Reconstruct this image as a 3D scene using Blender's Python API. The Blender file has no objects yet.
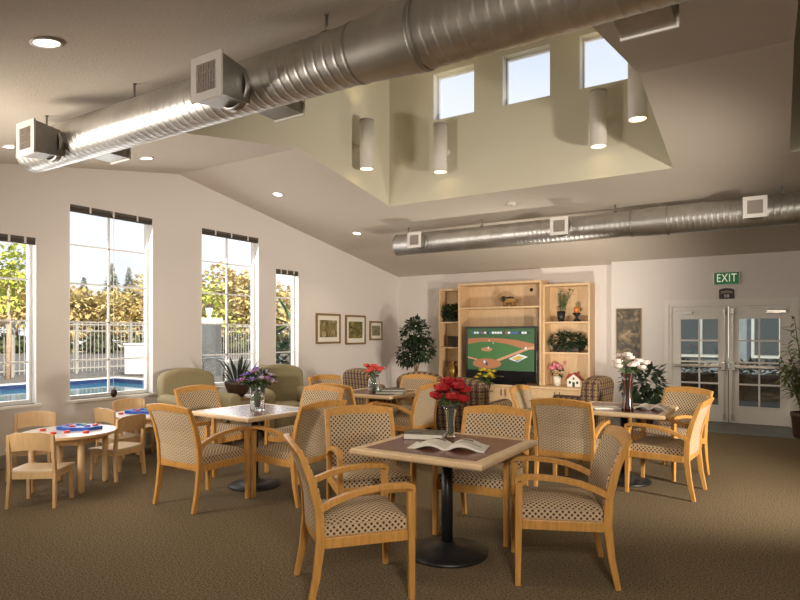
import bpy, bmesh, math, random
from mathutils import Vector, Matrix
random.seed(11)
C = bpy.context.scene.collection
PI = math.pi
# ------------------------------------------------------------------ camera survey helpers
CH, FP, HY = 1.54, 598.0, 333.0
YAW = math.radians(32.2); cs, sn = math.cos(YAW), math.sin(YAW)
def cw(lat, d):                        # (sideways, ahead) of the camera stand point -> room x, y
    return (lat*cs - d*sn, lat*sn + d*cs)
def at(x, y, z):                       # photo point lying at height z -> room position
    u = (HY-y)/FP; d = (z-CH)/u
    p = cw((x-400)/FP*d, d); return Vector((p[0], p[1], z))
def face(fl, fd):                      # facing given sideways/ahead -> yaw for a thing whose front is +y
    X, Y = cw(fl, fd); return math.atan2(-X, Y)
# ------------------------------------------------------------------ materials
def nodes(name):
    m = bpy.data.materials.new(name); m.use_nodes = True
    nt = m.node_tree; b = nt.nodes['Principled BSDF']; return m, nt, b
def N(nt, t, **kw):
    n = nt.nodes.new(t)
    for k, v in kw.items():
        if k in n.inputs: n.inputs[k].default_value = v
        else: setattr(n, k, v)
    return n
def L(nt, a, b): nt.links.new(a, b)
def mat(name, col, rough=.5, metal=0, var=.0, scale=30, bump=0, bscale=200, spec=None, coat=0, stretch=None):
    m, nt, b = nodes(name)
    b.inputs['Base Color'].default_value = (*col, 1); b.inputs['Roughness'].default_value = rough
    b.inputs['Metallic'].default_value = metal
    if spec is not None: b.inputs['Specular IOR Level'].default_value = spec
    if coat: b.inputs['Coat Weight'].default_value = coat; b.inputs['Coat Roughness'].default_value = .15
    tc = N(nt, 'ShaderNodeTexCoord')
    src = tc.outputs['Object']
    if stretch:
        mp = N(nt, 'ShaderNodeMapping'); mp.inputs['Scale'].default_value = stretch
        L(nt, src, mp.inputs['Vector']); src = mp.outputs['Vector']
    if var:
        no = N(nt, 'ShaderNodeTexNoise'); no.inputs['Scale'].default_value = scale; no.inputs['Detail'].default_value = 4
        L(nt, src, no.inputs['Vector'])
        r = N(nt, 'ShaderNodeValToRGB')
        r.color_ramp.elements[0].position = .3; r.color_ramp.elements[1].position = .7
        r.color_ramp.elements[0].color = (*[max(0, c*(1-var)) for c in col], 1)
        r.color_ramp.elements[1].color = (*[min(1, c*(1+var)) for c in col], 1)
        L(nt, no.outputs['Fac'], r.inputs['Fac']); L(nt, r.outputs['Color'], b.inputs['Base Color'])
    if bump:
        nb = N(nt, 'ShaderNodeTexNoise'); nb.inputs['Scale'].default_value = bscale; nb.inputs['Detail'].default_value = 3
        L(nt, tc.outputs['Object'], nb.inputs['Vector'])
        bp = N(nt, 'ShaderNodeBump'); bp.inputs['Strength'].default_value = bump; bp.inputs['Distance'].default_value = .01
        L(nt, nb.outputs['Fac'], bp.inputs['Height']); L(nt, bp.outputs['Normal'], b.inputs['Normal'])
    return m
def emit(name, col, s):
    m, nt, b = nodes(name)
    b.inputs['Base Color'].default_value = (*col, 1)
    b.inputs['Emission Color'].default_value = (*col, 1); b.inputs['Emission Strength'].default_value = s
    return m
def glass_mat(name, tint=(1, 1, 1), refl=.06):      # clear sheet glass
    m = bpy.data.materials.new(name); m.use_nodes = True; nt = m.node_tree
    nt.nodes.remove(nt.nodes['Principled BSDF']); out = nt.nodes['Material Output']
    t = N(nt, 'ShaderNodeBsdfTransparent'); t.inputs['Color'].default_value = (*tint, 1)
    g = N(nt, 'ShaderNodeBsdfGlossy'); g.inputs['Roughness'].default_value = .02
    mx = N(nt, 'ShaderNodeMixShader'); mx.inputs[0].default_value = refl
    L(nt, t.outputs[0], mx.inputs[1]); L(nt, g.outputs[0], mx.inputs[2]); L(nt, mx.outputs[0], out.inputs['Surface'])
    return m
def vase_glass(name, tint):
    m, nt, b = nodes(name)
    b.inputs['Base Color'].default_value = (*tint, 1); b.inputs['Transmission Weight'].default_value = .95
    b.inputs['Roughness'].default_value = .03; b.inputs['IOR'].default_value = 1.3
    return m
def math_(nt, op, a, b=None):
    n = N(nt, 'ShaderNodeMath', operation=op)
    for i, v in enumerate((a, b)):
        if v is None: continue
        if isinstance(v, (int, float)): n.inputs[i].default_value = v
        else: L(nt, v, n.inputs[i])
    return n.outputs[0]
def mixc(nt, f, a, b):
    n = N(nt, 'ShaderNodeMix', data_type='RGBA')
    L(nt, f, n.inputs[0])
    for i, v in ((6, a), (7, b)):
        if isinstance(v, tuple): n.inputs[i].default_value = (*v, 1)
        else: L(nt, v, n.inputs[i])
    return n.outputs[2]
def fabric_dots():                                   # woven tan with dark diamonds
    m, nt, b = nodes('fabric_diamond_weave'); b.inputs['Roughness'].default_value = .9
    uv = N(nt, 'ShaderNodeUVMap'); sp = N(nt, 'ShaderNodeSeparateXYZ'); L(nt, uv.outputs[0], sp.inputs[0])
    p = .036
    s = math_(nt, 'FRACT', math_(nt, 'DIVIDE', math_(nt, 'ADD', sp.outputs[0], sp.outputs[1]), p))
    d = math_(nt, 'FRACT', math_(nt, 'DIVIDE', math_(nt, 'SUBTRACT', sp.outputs[0], sp.outputs[1]), p))
    a1 = math_(nt, 'LESS_THAN', s, .5); a2 = math_(nt, 'LESS_THAN', d, .52)
    dark = math_(nt, 'MULTIPLY', a1, a2)
    both = math_(nt, 'MULTIPLY', math_(nt, 'SUBTRACT', 1, a1), math_(nt, 'SUBTRACT', 1, a2))
    c = mixc(nt, both, (.50, .375, .235), (.58, .45, .30))
    c = mixc(nt, dark, c, (.045, .018, .012))
    L(nt, c, b.inputs['Base Color']); return m
def fabric_zig():                                    # tan with brown broken zigzag
    m, nt, b = nodes('fabric_zigzag_weave'); b.inputs['Roughness'].default_value = .9
    uv = N(nt, 'ShaderNodeUVMap'); sp = N(nt, 'ShaderNodeSeparateXYZ'); L(nt, uv.outputs[0], sp.inputs[0])
    px, py = .052, .026
    tri = math_(nt, 'PINGPONG', math_(nt, 'DIVIDE', sp.outputs[0], px/2), 1)
    f = math_(nt, 'FRACT', math_(nt, 'ADD', math_(nt, 'DIVIDE', sp.outputs[1], py), math_(nt, 'MULTIPLY', tri, 1.0)))
    a = math_(nt, 'LESS_THAN', f, .36)
    g = math_(nt, 'LESS_THAN', math_(nt, 'FRACT', math_(nt, 'DIVIDE', sp.outputs[0], px/2)), .82)
    c = mixc(nt, math_(nt, 'MULTIPLY', a, g), (.54, .42, .28), (.20, .125, .07))
    L(nt, c, b.inputs['Base Color']); return m
def plaid():
    m, nt, b = nodes('fabric_plaid'); b.inputs['Roughness'].default_value = .9
    uv = N(nt, 'ShaderNodeUVMap'); sp = N(nt, 'ShaderNodeSeparateXYZ'); L(nt, uv.outputs[0], sp.inputs[0])
    def fr(o, p): return math_(nt, 'FRACT', math_(nt, 'DIVIDE', o, p))
    x, y = fr(sp.outputs[0], .085), fr(sp.outputs[1], .085)
    c = mixc(nt, math_(nt, 'LESS_THAN', x, .32), (.27, .165, .08), (.075, .03, .035))
    c = mixc(nt, math_(nt, 'LESS_THAN', y, .30), c, (.085, .04, .04))
    on = math_(nt, 'MULTIPLY', math_(nt, 'GREATER_THAN', x, .58), math_(nt, 'LESS_THAN', x, .70))
    c = mixc(nt, on, c, (.40, .27, .11))
    on = math_(nt, 'MULTIPLY', math_(nt, 'GREATER_THAN', y, .58), math_(nt, 'LESS_THAN', y, .70))
    c = mixc(nt, on, c, (.09, .10, .045))
    L(nt, c, b.inputs['Base Color']); return m
def carpet():
    m, nt, b = nodes('carpet_loop'); b.inputs['Roughness'].default_value = .95; b.inputs['Specular IOR Level'].default_value = .1
    tc = N(nt, 'ShaderNodeTexCoord')
    n1 = N(nt, 'ShaderNodeTexNoise'); n1.inputs['Scale'].default_value = 85; n1.inputs['Detail'].default_value = 3
    n2 = N(nt, 'ShaderNodeTexNoise'); n2.inputs['Scale'].default_value = 1.3
    L(nt, tc.outputs['Object'], n1.inputs['Vector']); L(nt, tc.outputs['Object'], n2.inputs['Vector'])
    r = N(nt, 'ShaderNodeValToRGB'); e = r.color_ramp.elements
    e[0].position = .36; e[0].color = (.075, .055, .032, 1); e[1].position = .66; e[1].color = (.26, .20, .122, 1)
    L(nt, n1.outputs['Fac'], r.inputs['Fac'])
    c = mixc(nt, math_(nt, 'MULTIPLY', n2.outputs['Fac'], .25), r.outputs['Color'], (.15, .105, .058))
    L(nt, c, b.inputs['Base Color'])
    bp = N(nt, 'ShaderNodeBump'); bp.inputs['Strength'].default_value = .35; bp.inputs['Distance'].default_value = .006
    L(nt, n1.outputs['Fac'], bp.inputs['Height']); L(nt, bp.outputs['Normal'], b.inputs['Normal'])
    return m
def art(name, cols, scale, seed, dist=1.5):
    m, nt, b = nodes(name); b.inputs['Roughness'].default_value = .5
    tc = N(nt, 'ShaderNodeTexCoord'); mp = N(nt, 'ShaderNodeMapping'); mp.inputs['Location'].default_value = (seed, seed*.7, 0)
    L(nt, tc.outputs['Object'], mp.inputs['Vector'])
    n = N(nt, 'ShaderNodeTexNoise'); n.inputs['Scale'].default_value = scale; n.inputs['Detail'].default_value = 5; n.inputs['Distortion'].default_value = dist
    L(nt, mp.outputs['Vector'], n.inputs['Vector'])
    r = N(nt, 'ShaderNodeValToRGB'); e = r.color_ramp.elements
    e[0].position = .3; e[0].color = (*cols[0], 1); e[1].position = .72; e[1].color = (*cols[-1], 1)
    for i, c in enumerate(cols[1:-1]):
        x = e.new(.3 + .42*(i+1)/(len(cols)-1)); x.color = (*c, 1)
    L(nt, n.outputs['Fac'], r.inputs['Fac']); L(nt, r.outputs['Color'], b.inputs['Base Color']); return m
M = {}
M['wall'] = mat('wall_paint', (.74, .685, .65), .75, bump=.05, bscale=120)
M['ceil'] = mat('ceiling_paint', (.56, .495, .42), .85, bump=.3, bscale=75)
M['well'] = mat('lightwell_paint', (.66, .62, .49), .55)
M['trim'] = mat('white_trim', (.78, .74, .69), .45)
M['vinyl'] = mat('window_vinyl', (.80, .79, .77), .4)
M['base'] = mat('baseboard_grey', (.36, .33, .30), .6)
M['carpet'] = carpet()
M['tile'] = mat('slate_tile', (.10, .105, .095), .45, var=.35, scale=6)
M['oak'] = mat('honey_oak', (.56, .285, .075), .38, var=.16, scale=9, stretch=(6, 6, .7), spec=.4)
M['maple'] = mat('maple_edge', (.72, .53, .33), .35, var=.1, scale=10, stretch=(1.2, 1.2, 4))
M['birch'] = mat('birch_ply', (.68, .45, .23), .4, var=.08, scale=8, stretch=(4, 4, .6))
M['case'] = mat('bookcase_maple', (.66, .46, .26), .45, var=.08, scale=6, stretch=(5, 5, .5))
M['laminate'] = mat('maroon_laminate', (.16, .055, .035), .25, var=.05, scale=60)
M['kidtop'] = mat('pale_laminate', (.72, .66, .62), .25)
M['black'] = mat('black_iron', (.012, .012, .013), .4)
M['dots'] = fabric_dots(); M['zig'] = fabric_zig(); M['plaid'] = plaid()
M['welt'] = mat('fabric_welt', (.50, .40, .27), .9)
M['olive'] = mat('olive_upholstery', (.26, .215, .115), .9, var=.2, scale=180)
M['steel'] = mat('galvanised_steel', (.60, .59, .57), .40, 1, var=.12, scale=5)
M['steel2'] = mat('galvanised_boot', (.42, .41, .385), .45, 1, var=.15, scale=8)
M['rod'] = mat('hanger_steel', (.30, .28, .26), .4, .9)
M['chrome'] = mat('satin_chrome', (.55, .52, .48), .3, 1)
M['register'] = mat('register_white', (.80, .77, .73), .45)
M['louver'] = mat('register_louver', (.42, .37, .33), .6)
M['dark'] = mat('dark_void', (.03, .028, .026), .7)
M['blind'] = mat('blind_grey', (.10, .085, .07), .6)
M['clip'] = mat('blind_clip', (.70, .66, .60), .5)
M['glass'] = glass_mat('window_glass')
M['doorglass'] = glass_mat('door_glass', (.86, .90, .90), .10)
M['lamp'] = emit('lamp_warm', (1, .80, .45), 5)
M['lampw'] = emit('lamp_white', (1, .93, .80), 6)
M['sconce'] = mat('sconce_white', (.66, .62, .56), .5)
M['leaf'] = mat('leaf_dark', (.02, .042, .015), .5, var=.5, scale=14)
M['twig'] = mat('twig_green', (.14, .17, .07), .6, var=.3); M['candle'] = mat('candle_amber', (.62, .20, .03), .4); M['roof'] = mat('roof_red', (.32, .035, .02), .6); M['spiky'] = mat('leaf_spiky', (.022, .03, .026), .6); M['leaf2'] = mat('leaf_mid', (.06, .12, .03), .5, var=.4, scale=14)
M['leafy'] = mat('leaf_lime', (.42, .46, .07), .6, var=.3, scale=3)
M['gold'] = mat('leaf_gold', (.54, .43, .19), .8, var=.18, scale=1.2)
M['conifer'] = mat('leaf_conifer', (.14, .17, .07), .7, var=.3, scale=2)
M['bark'] = mat('bark', (.20, .13, .07), .8, var=.3, scale=20)
M['palebark'] = mat('pale_bark', (.52, .36, .24), .8, var=.2, scale=10)
M['stem'] = mat('flower_stem', (.08, .17, .04), .5)
M['red'] = mat('petal_red', (.40, .008, .012), .55, var=.5, scale=40)
M['coral'] = mat('petal_coral', (.72, .075, .05), .55, var=.3, scale=40)
M['blush'] = mat('petal_blush', (.86, .72, .66), .55, var=.18, scale=30)
M['lilac'] = mat('petal_lilac', (.70, .62, .78), .6); M['violet'] = mat('petal_violet', (.30, .22, .66), .6, var=.3, scale=40)
M['mauve'] = mat('petal_mauve', (.60, .26, .56), .6, var=.3, scale=40)
M['yellow'] = mat('petal_yellow', (.85, .66, .06), .6, var=.2, scale=30)
M['pink'] = mat('petal_pink', (.62, .20, .24), .6, var=.2, scale=30)
M['clear'] = vase_glass('clear_glass', (.94, .96, .95)); M['amber'] = vase_glass('amber_glass', (.80, .72, .42))
M['darkvase'] = mat('dark_glazed', (.035, .022, .022), .12, coat=1)
M['copper'] = mat('copper_streak', (.32, .12, .07), .25)
M['paper'] = mat('page_paper', (.80, .76, .68), .7); M['ink'] = art('page_photo', [(.05, .05, .04), (.28, .25, .14), (.62, .58, .48)], 18, 3)
M['cover'] = art('book_cover', [(.03, .03, .04), (.12, .10, .08), (.26, .22, .12)], 14, 9)
M['ochre'] = mat('ochre_trim', (.34, .20, .06), .5); M['stripe'] = mat('brown_strip', (.16, .09, .05), .5)
M['green'] = mat('book_green', (.05, .11, .07), .5); M['mag'] = art('magazine_cover', [(.10, .11, .09), (.30, .27, .22), (.60, .55, .48)], 12, 4)
M['toyblue'] = mat('toy_blue', (.02, .085, .42), .4); M['toyred'] = mat('toy_red', (.68, .05, .02), .35)
M['toypurple'] = mat('toy_purple', (.20, .10, .36), .4); M['toygreen'] = mat('toy_green', (.05, .30, .20), .4)
M['pot'] = mat('pot_brown', (.04, .02, .012), .4); M['terra'] = mat('pot_umber', (.055, .025, .013), .45)
M['frame'] = mat('frame_wood', (.24, .15, .06), .4); M['mat_board'] = mat('mat_board', (.80, .76, .66), .7)
M['art1'] = art('painting_birch', [(.06, .05, .02), (.24, .19, .07), (.55, .46, .26)], 6, 2)
M['art2'] = art('painting_foliage', [(.02, .02, .01), (.16, .14, .04), (.42, .34, .10)], 11, 5)
M['art3'] = art('painting_small', [(.03, .03, .03), (.22, .20, .10), (.45, .38, .22)], 14, 8)
M['art4'] = art('wall_panel_art', [(.02, .017, .013), (.10, .08, .05), (.42, .30, .16)], 5, 6, 1.2)
M['signgreen'] = emit('exit_green', (.02, .16, .06), .25); M['signletter'] = emit('exit_letter', (.75, .78, .55), .45)
M['signred'] = mat('sign_maroon', (.035, .006, .008), .4); M['signtext'] = mat('sign_text', (.60, .52, .38), .6)
M['white'] = mat('white_paint', (.82, .80, .76), .5)
M['tvblack'] = mat('tv_black', (.006, .006, .007), .2)
M['water'] = mat('pool_water', (.035, .17, .26), .06, spec=.06, bump=.12, bscale=5)
M['poolblue'] = mat('pool_tile_blue', (.012, .035, .12), .3)
M['patio'] = mat('patio_concrete', (.13, .12, .11), .8, var=.15, scale=3)
M['asphalt'] = mat('asphalt', (.13, .12, .11), .9, var=.2, scale=4)
M['sand'] = mat('dry_grass', (.44, .36, .16), .9, var=.2, scale=3)
M['hedge'] = mat('hedge_leaf', (.06, .075, .025), .7, var=.4, scale=5)
M['fence'] = mat('fence_white', (.34, .33, .31), .5)
M['stucco'] = mat('grey_siding', (.34, .38, .41), .8, var=.1, scale=4)
M['brownwall'] = mat('brown_hedge_bank', (.10, .075, .05), .9, var=.4, scale=8)
M['carw'] = mat('car_white', (.75, .75, .74), .25, coat=.5); M['cargl'] = mat('car_glass', (.02, .025, .03), .1)
M['farpane'] = mat('far_pane', (.10, .12, .13), .3); M['shaft'] = mat('pillar_grey', (.10, .105, .11), .8, var=.15, scale=8); M['kidseat'] = mat('pale_birch_seat', (.74, .58, .40), .28, var=.05, scale=6); M['palm'] = mat('leaf_palm', (.13, .17, .06), .5, var=.4, scale=14); M['brass'] = mat('aged_brass', (.30, .17, .04), .35, .6)
# ------------------------------------------------------------------ mesh kit
class MB:
    def __init__(s): s.bm = bmesh.new(); s.mats = []
    def mi(s, m):
        if m is None: return 0
        if m not in s.mats: s.mats.append(m)
        return s.mats.index(m)
    def add(s, verts, faces, m=None, smooth=False):
        i = s.mi(m); vs = [s.bm.verts.new(v) for v in verts]; out = []
        for f in faces:
            try:
                fc = s.bm.faces.new([vs[k] for k in f]); fc.material_index = i; fc.smooth = smooth; out.append(fc)
            except ValueError: pass
        return vs
    def box(s, x0, x1, y0, y1, z0, z1, m=None, bev=0, T=None, seg=2, smooth=False):
        b = bmesh.new()
        bmesh.ops.create_cube(b, size=1)
        for v in b.verts:
            v.co = Vector((x0+(v.co.x+.5)*(x1-x0), y0+(v.co.y+.5)*(y1-y0), z0+(v.co.z+.5)*(z1-z0)))
        if bev: bmesh.ops.bevel(b, geom=b.edges[:], offset=bev, segments=seg, affect='EDGES', profile=.5)
        s.merge(b, m, T, smooth or bev > .012)
        return s
    def merge(s, b, m=None, T=None, smooth=False):
        vm = {}
        for v in b.verts: vm[v] = s.bm.verts.new(T @ v.co if T else v.co)
        i = s.mi(m)
        for f in b.faces:
            try:
                g = s.bm.faces.new([vm[v] for v in f.verts]); g.material_index = i; g.smooth = smooth
            except ValueError: pass
        b.free()
    def sweep(s, path, w, t, side, m=None, smooth=False):      # rectangular bar along a path; side = width direction
        side = Vector(side).normalized(); P = [Vector(p) for p in path]; rings = []
        W = w if hasattr(w, '__len__') else [w]*len(P); Tt = t if hasattr(t, '__len__') else [t]*len(P)
        for i, p in enumerate(P):
            d = (P[min(i+1, len(P)-1)] - P[max(i-1, 0)]).normalized()
            n = d.cross(side).normalized(); c = .18
            a, bb = W[i]/2, Tt[i]/2; ca, cb = a - c*min(a, bb), bb - c*min(a, bb)
            rings.append([p+side*x+n*y for x, y in ((ca, bb), (a, cb), (a, -cb), (ca, -bb), (-ca, -bb), (-a, -cb), (-a, cb), (-ca, bb))])
        s.rings(rings, m, smooth); return s
    def rings(s, rings, m=None, smooth=True, cap=True):
        i = s.mi(m); R = [[s.bm.verts.new(v) for v in r] for r in rings]; n = len(R[0])
        def F(vs, sm):
            try:
                f = s.bm.faces.new(vs); f.material_index = i; f.smooth = sm
            except ValueError: pass
        for a, b in zip(R, R[1:]):
            for k in range(n): F([a[k], a[(k+1) % n], b[(k+1) % n], b[k]], smooth)
        if cap: F(R[0][::-1], False); F(R[-1], False)
    def tube(s, path, r, m=None, n=8, smooth=True):
        P = [Vector(p) for p in path]; rings = []; ref = None
        R = r if hasattr(r, '__len__') else [r]*len(P)
        for i, p in enumerate(P):
            d = (P[min(i+1, len(P)-1)] - P[max(i-1, 0)]).normalized()
            if ref is None: ref = d.orthogonal().normalized()
            a = (ref - d*ref.dot(d)).normalized(); ref = a; b = d.cross(a)
            rings.append([p + (a*math.cos(2*PI*k/n) + b*math.sin(2*PI*k/n))*R[i] for k in range(n)])
        s.rings(rings, m, smooth); return s
    def lathe(s, prof, m=None, n=24, T=None, smooth=True, cap=True):
        rings = []
        for r, z in prof:
            rings.append([(T @ Vector((r*math.cos(2*PI*k/n), r*math.sin(2*PI*k/n), z))) if T else Vector((r*math.cos(2*PI*k/n), r*math.sin(2*PI*k/n), z)) for k in range(n)])
        s.rings(rings, m, smooth, cap); return s
    def prism(s, pts, axis, a0, a1, m=None, T=None):            # polygon (2 coords) pushed along an axis
        def p3(p, a):
            v = {'x': (a, p[0], p[1]), 'y': (p[0], a, p[1]), 'z': (p[0], p[1], a)}[axis]
            return T @ Vector(v) if T else Vector(v)
        n = len(pts); vs = [p3(p, a0) for p in pts] + [p3(p, a1) for p in pts]
        s.add(vs, [tuple(range(n))[::-1], tuple(range(n, 2*n))] + [(k, (k+1) % n, n+(k+1) % n, n+k) for k in range(n)], m); return s
    def ball(s, c, r, m=None, u=12, v=8, T=None):
        b = bmesh.new(); bmesh.ops.create_uvsphere(b, u_segments=u, v_segments=v, radius=1)
        rr = r if hasattr(r, '__len__') else (r, r, r)
        X = Matrix.Translation(c) @ (T or Matrix.Identity(4)) @ Matrix.Diagonal((*rr, 1))
        s.merge(b, m, X, True); return s
    def leaf(s, p, d, up, ln, w, m=None):                       # folded pointed leaf
        d = Vector(d).normalized(); up = Vector(up); sd = d.cross(up)
        sd = sd.normalized() if sd.length > 1e-4 else d.orthogonal().normalized(); nn = sd.cross(d)
        p = Vector(p)
        s.add([p, p+d*ln*.45+sd*w+nn*w*.35, p+d*ln, p+d*ln*.45-sd*w+nn*w*.35, p+d*ln*.5],
              [(0, 4, 1), (1, 4, 2), (0, 3, 4), (3, 2, 4)], m)
    def foliage(s, c, r, n, ln, w, m=None, droop=.2, rnd=random):
        c = Vector(c)
        for _ in range(n):
            while True:
                q = Vector((rnd.uniform(-1, 1), rnd.uniform(-1, 1), rnd.uniform(-1, 1)))
                if .15 < q.length < 1: break
            p = c + Vector((q.x*r[0], q.y*r[1], q.z*r[2]))
            d = q.normalized() + Vector((rnd.uniform(-.7, .7), rnd.uniform(-.7, .7), rnd.uniform(-.7, .5) - droop))
            s.leaf(p, d, (rnd.uniform(-.4, .4), rnd.uniform(-.4, .4), 1), ln*rnd.uniform(.7, 1.2), w*rnd.uniform(.7, 1.2), m)
    def build(s, name, m=None, parent=None, uv=False, fix=True):
        if fix: bmesh.ops.recalc_face_normals(s.bm, faces=s.bm.faces[:])
        if uv:
            ly = s.bm.loops.layers.uv.new('UVMap')
            for f in s.bm.faces:
                n = f.normal; a = max(range(3), key=lambda k: abs(n[k]))
                for l in f.loops:
                    c = l.vert.co; l[ly].uv = ((c.y, c.z), (c.x, c.z), (c.x, c.y))[a]
        me = bpy.data.meshes.new(name); s.bm.to_mesh(me); s.bm.free()
        for k in (s.mats or [m]): me.materials.append(k)
        o = bpy.data.objects.new(name, me); C.objects.link(o)
        if parent: o.parent = parent
        return o
def tag(o, label, cat, group=None):
    o['label'] = label; o['category'] = cat
    if group: o['group'] = group
    return o
def thing(name, label, cat, loc=(0, 0, 0), rz=0, group=None):
    o = bpy.data.objects.new(name, None); C.objects.link(o); o.empty_display_size = .1
    o.location = loc if len(loc) == 3 else (*loc, 0); o.rotation_euler = (0, 0, rz); return tag(o, label, cat, group)
def struct(name, mb, m=None): 
    o = mb.build(name, m); o['kind'] = 'structure'; return o
def kids(o): return [c for c in bpy.data.objects if c.parent == o]
KIDS = {}
def copy_tree(o, parent=None):
    c = o.copy(); C.objects.link(c)
    if parent: c.parent = parent
    for k in KIDS.setdefault(o.name, kids(o)): copy_tree(k, c)
    return c
def place(proto, first, loc, rz, label, group=None):
    o = proto if first else copy_tree(proto)
    o.location = loc if len(loc) == 3 else (*loc, 0); o.rotation_euler = (0, 0, rz); o['label'] = label
    if group: o['group'] = group
    return o
def rz_T(p, a=0): return Matrix.Translation(p) @ Matrix.Rotation(a, 4, 'Z')
# ================================================================== ROOM SHELL
XL, XR, YF, YB, YD = -7.45, 4.6, -.33, 11.75, 11.6
RY, RZ, SL = 5.72, 3.88, .172
def cz(y): return RZ - SL*abs(y-RY)
WX0, WX1, WY0, WY1, WTOP = -5.12, -1.05, 3.62, 7.82, 5.95      # first light well
VX0, VX1 = .12, 4.19                                           # second light well
m = MB(); m.box(XL-.2, XR+.2, YF-.2, YB+.3, -.12, 0); struct('floor', m, M['carpet'])
m = MB()
tl = [at(640, 433.5, .004), at(700, 434.5, .004)]
m.box(-2.6, XR-.05, 10.40, YD-.01, 0, .006); struct('trim_1', m, M['tile'])
# ceiling: gable slopes with two rectangular openings, .18 thick
m = MB()
def slope(x0, x1, y0, y1):
    m.prism([(y0, cz(y0)), (y1, cz(y1)), (y1, cz(y1)+.18), (y0, cz(y0)+.18)], 'x', x0, x1)
WTH = .18
for y0, y1 in ((YF-.2, WY0-WTH), (WY1+WTH, YB+.2)): slope(XL-.2, XR+.2, y0, y1)
for x0, x1 in ((XL-.2, WX0-WTH), (WX1+WTH, VX0-WTH), (VX1+WTH, XR+.2)): slope(x0, x1, WY0-WTH, RY); slope(x0, x1, RY, WY1+WTH)
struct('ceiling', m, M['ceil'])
# light well walls, clerestory openings in the back wall
CW = [(-4.34, -3.67), (-3.24, -2.56), (-2.17, -1.49)]; CZ0, CZ1 = 4.71, 5.40
def wstruct(nm, m):
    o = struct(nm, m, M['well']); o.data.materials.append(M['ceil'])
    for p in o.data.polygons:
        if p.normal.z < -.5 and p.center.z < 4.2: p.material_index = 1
def well(x0, x1, wins, nm):
    t = .18
    m = MB()
    zb = CZ0-.5
    m.prism([(WY1, cz(WY1)), (WY1+t, cz(WY1+t)), (WY1+t, zb), (WY1, zb)], 'x', x0-t, x1+t)
    if wins:
        xs = [x0-t]+[v for w in wins for v in w]+[x1+t]
        m.box(x0-t, x1+t, WY1, WY1+t, zb, CZ0); m.box(x0-t, x1+t, WY1, WY1+t, CZ1, WTOP)
        for k in range(0, len(xs), 2): m.box(xs[k], xs[k+1], WY1, WY1+t, CZ0, CZ1)
    else: m.box(x0-t, x1+t, WY1, WY1+t, zb, WTOP)
    wstruct('wall_%s_back' % nm, m)
    for sd, (a, b) in (('left', (x0-t, x0)), ('right', (x1, x1+t))):
        m = MB(); m.prism([(WY0, cz(WY0)), (RY, RZ), (WY1, cz(WY1)), (WY1, WTOP), (WY0, WTOP)], 'x', a, b)
        wstruct('wall_%s_%s' % (nm, sd), m)
    m = MB(); m.prism([(WY0-t, cz(WY0-t)), (WY0, cz(WY0)), (WY0, WTOP), (WY0-t, WTOP)], 'x', x0-t, x1+t); wstruct('wall_%s_front' % nm, m)
    m = MB(); m.box(x0-t, x1+t, WY0-t, WY1+t, WTOP, WTOP+.15); struct('ceiling_%s' % nm, m, M['well'])
well(WX0, WX1, CW, 'lightwell'); well(VX0, VX1, [], 'second_lightwell')
# left wall with four windows
WIN = [(3.11, 3.72, 2.67), (4.10, 5.29, 3.15), (6.12, 7.33, 3.15), (7.72, 8.33, 2.67)]; SILL = .70; WT = .17
m = MB(); prev = YF-.2
def wseg(y0, y1, z0, ztop=None):
    if ztop is None:
        pts = [(y0, z0), (y1, z0), (y1, cz(y1)+.02)] + ([(RY, RZ+.02)] if y0 < RY < y1 else []) + [(y0, cz(y0)+.02)]
        m.prism(pts, 'x', XL-WT, XL)
    else: m.box(XL-WT, XL, y0, y1, z0, ztop)
for y0, y1, zt in WIN:
    wseg(prev, y0, 0); wseg(y0, y1, 0, SILL); wseg(y0, y1, zt); prev = y1
wseg(prev, YB+.2, 0); struct('wall_left', m, M['wall'])
for i, (y0, y1, zt) in enumerate(WIN):
    m = MB(); xo = XL-.12; f = .045
    m.box(xo-.03, xo+.03, y0, y0+f, SILL, zt); m.box(xo-.03, xo+.03, y1-f, y1, SILL, zt)
    m.box(xo-.03, xo+.03, y0+f, y1-f, SILL, SILL+f); m.box(xo-.03, xo+.03, y0+f, y1-f, zt-f, zt)
    # white reveals lining the opening
    m.box(XL-.09, XL+.004, y0, y0+.012, SILL, zt); m.box(XL-.09, XL+.004, y1-.012, y1, SILL, zt)
    if y1-y0 > 1: m.box(xo-.012, xo+.014, (y0+y1)/2-.012, (y0+y1)/2+.012, SILL+f, zt-f)
    w = struct('window_%d' % (i+1), m, M['vinyl'])
    g = MB(); nb = 5 if zt > 3 else 4
    for k in range(1, nb): 
        z = SILL + (zt-SILL)*k/nb; g.box(xo-.012, xo+.014, y0+f, y1-f, z-.011, z+.011)
    g.build('muntin_bars', M['vinyl'], w)
    g = MB(); g.box(xo-.004, xo, y0+f, y1-f, SILL+f, zt-f); g.build('pane', M['glass'], w)
    g = MB(); g.box(XL-.09, XL+.035, y0-.04, y1+.04, SILL-.035, SILL, bev=.006); g.build('window_sill', M['trim'], w)
    ords = ['cut off by the left edge of the photo', 'facing the pool over the small tables', 'behind the olive armchair and spiky plant', 'narrow and beside second olive armchair'][i]
    b = thing('raised_blind', 'raised dark blind at top of window ' + ords, 'blind', (XL-.03, (y0+y1)/2, zt), 0, 'raised window blinds')
    h = (y1-y0)/2-.015
    q = MB(); q.box(-.03, .03, -h, h, -.035, 0); q.build('headrail', M['blind'], b)
    q = MB()
    for k in range(7): q.box(-.025, .025, -h, h, -.042-k*.007, -.038-k*.007)
    q.build('slat_stack', M['blind'], b)
    for k in (-.55, 0, .6): q = MB(); q.box(.028, .034, k*h-.012, k*h+.012, -.075, .0); q.build('bracket_clip', M['clip'], b)
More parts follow.
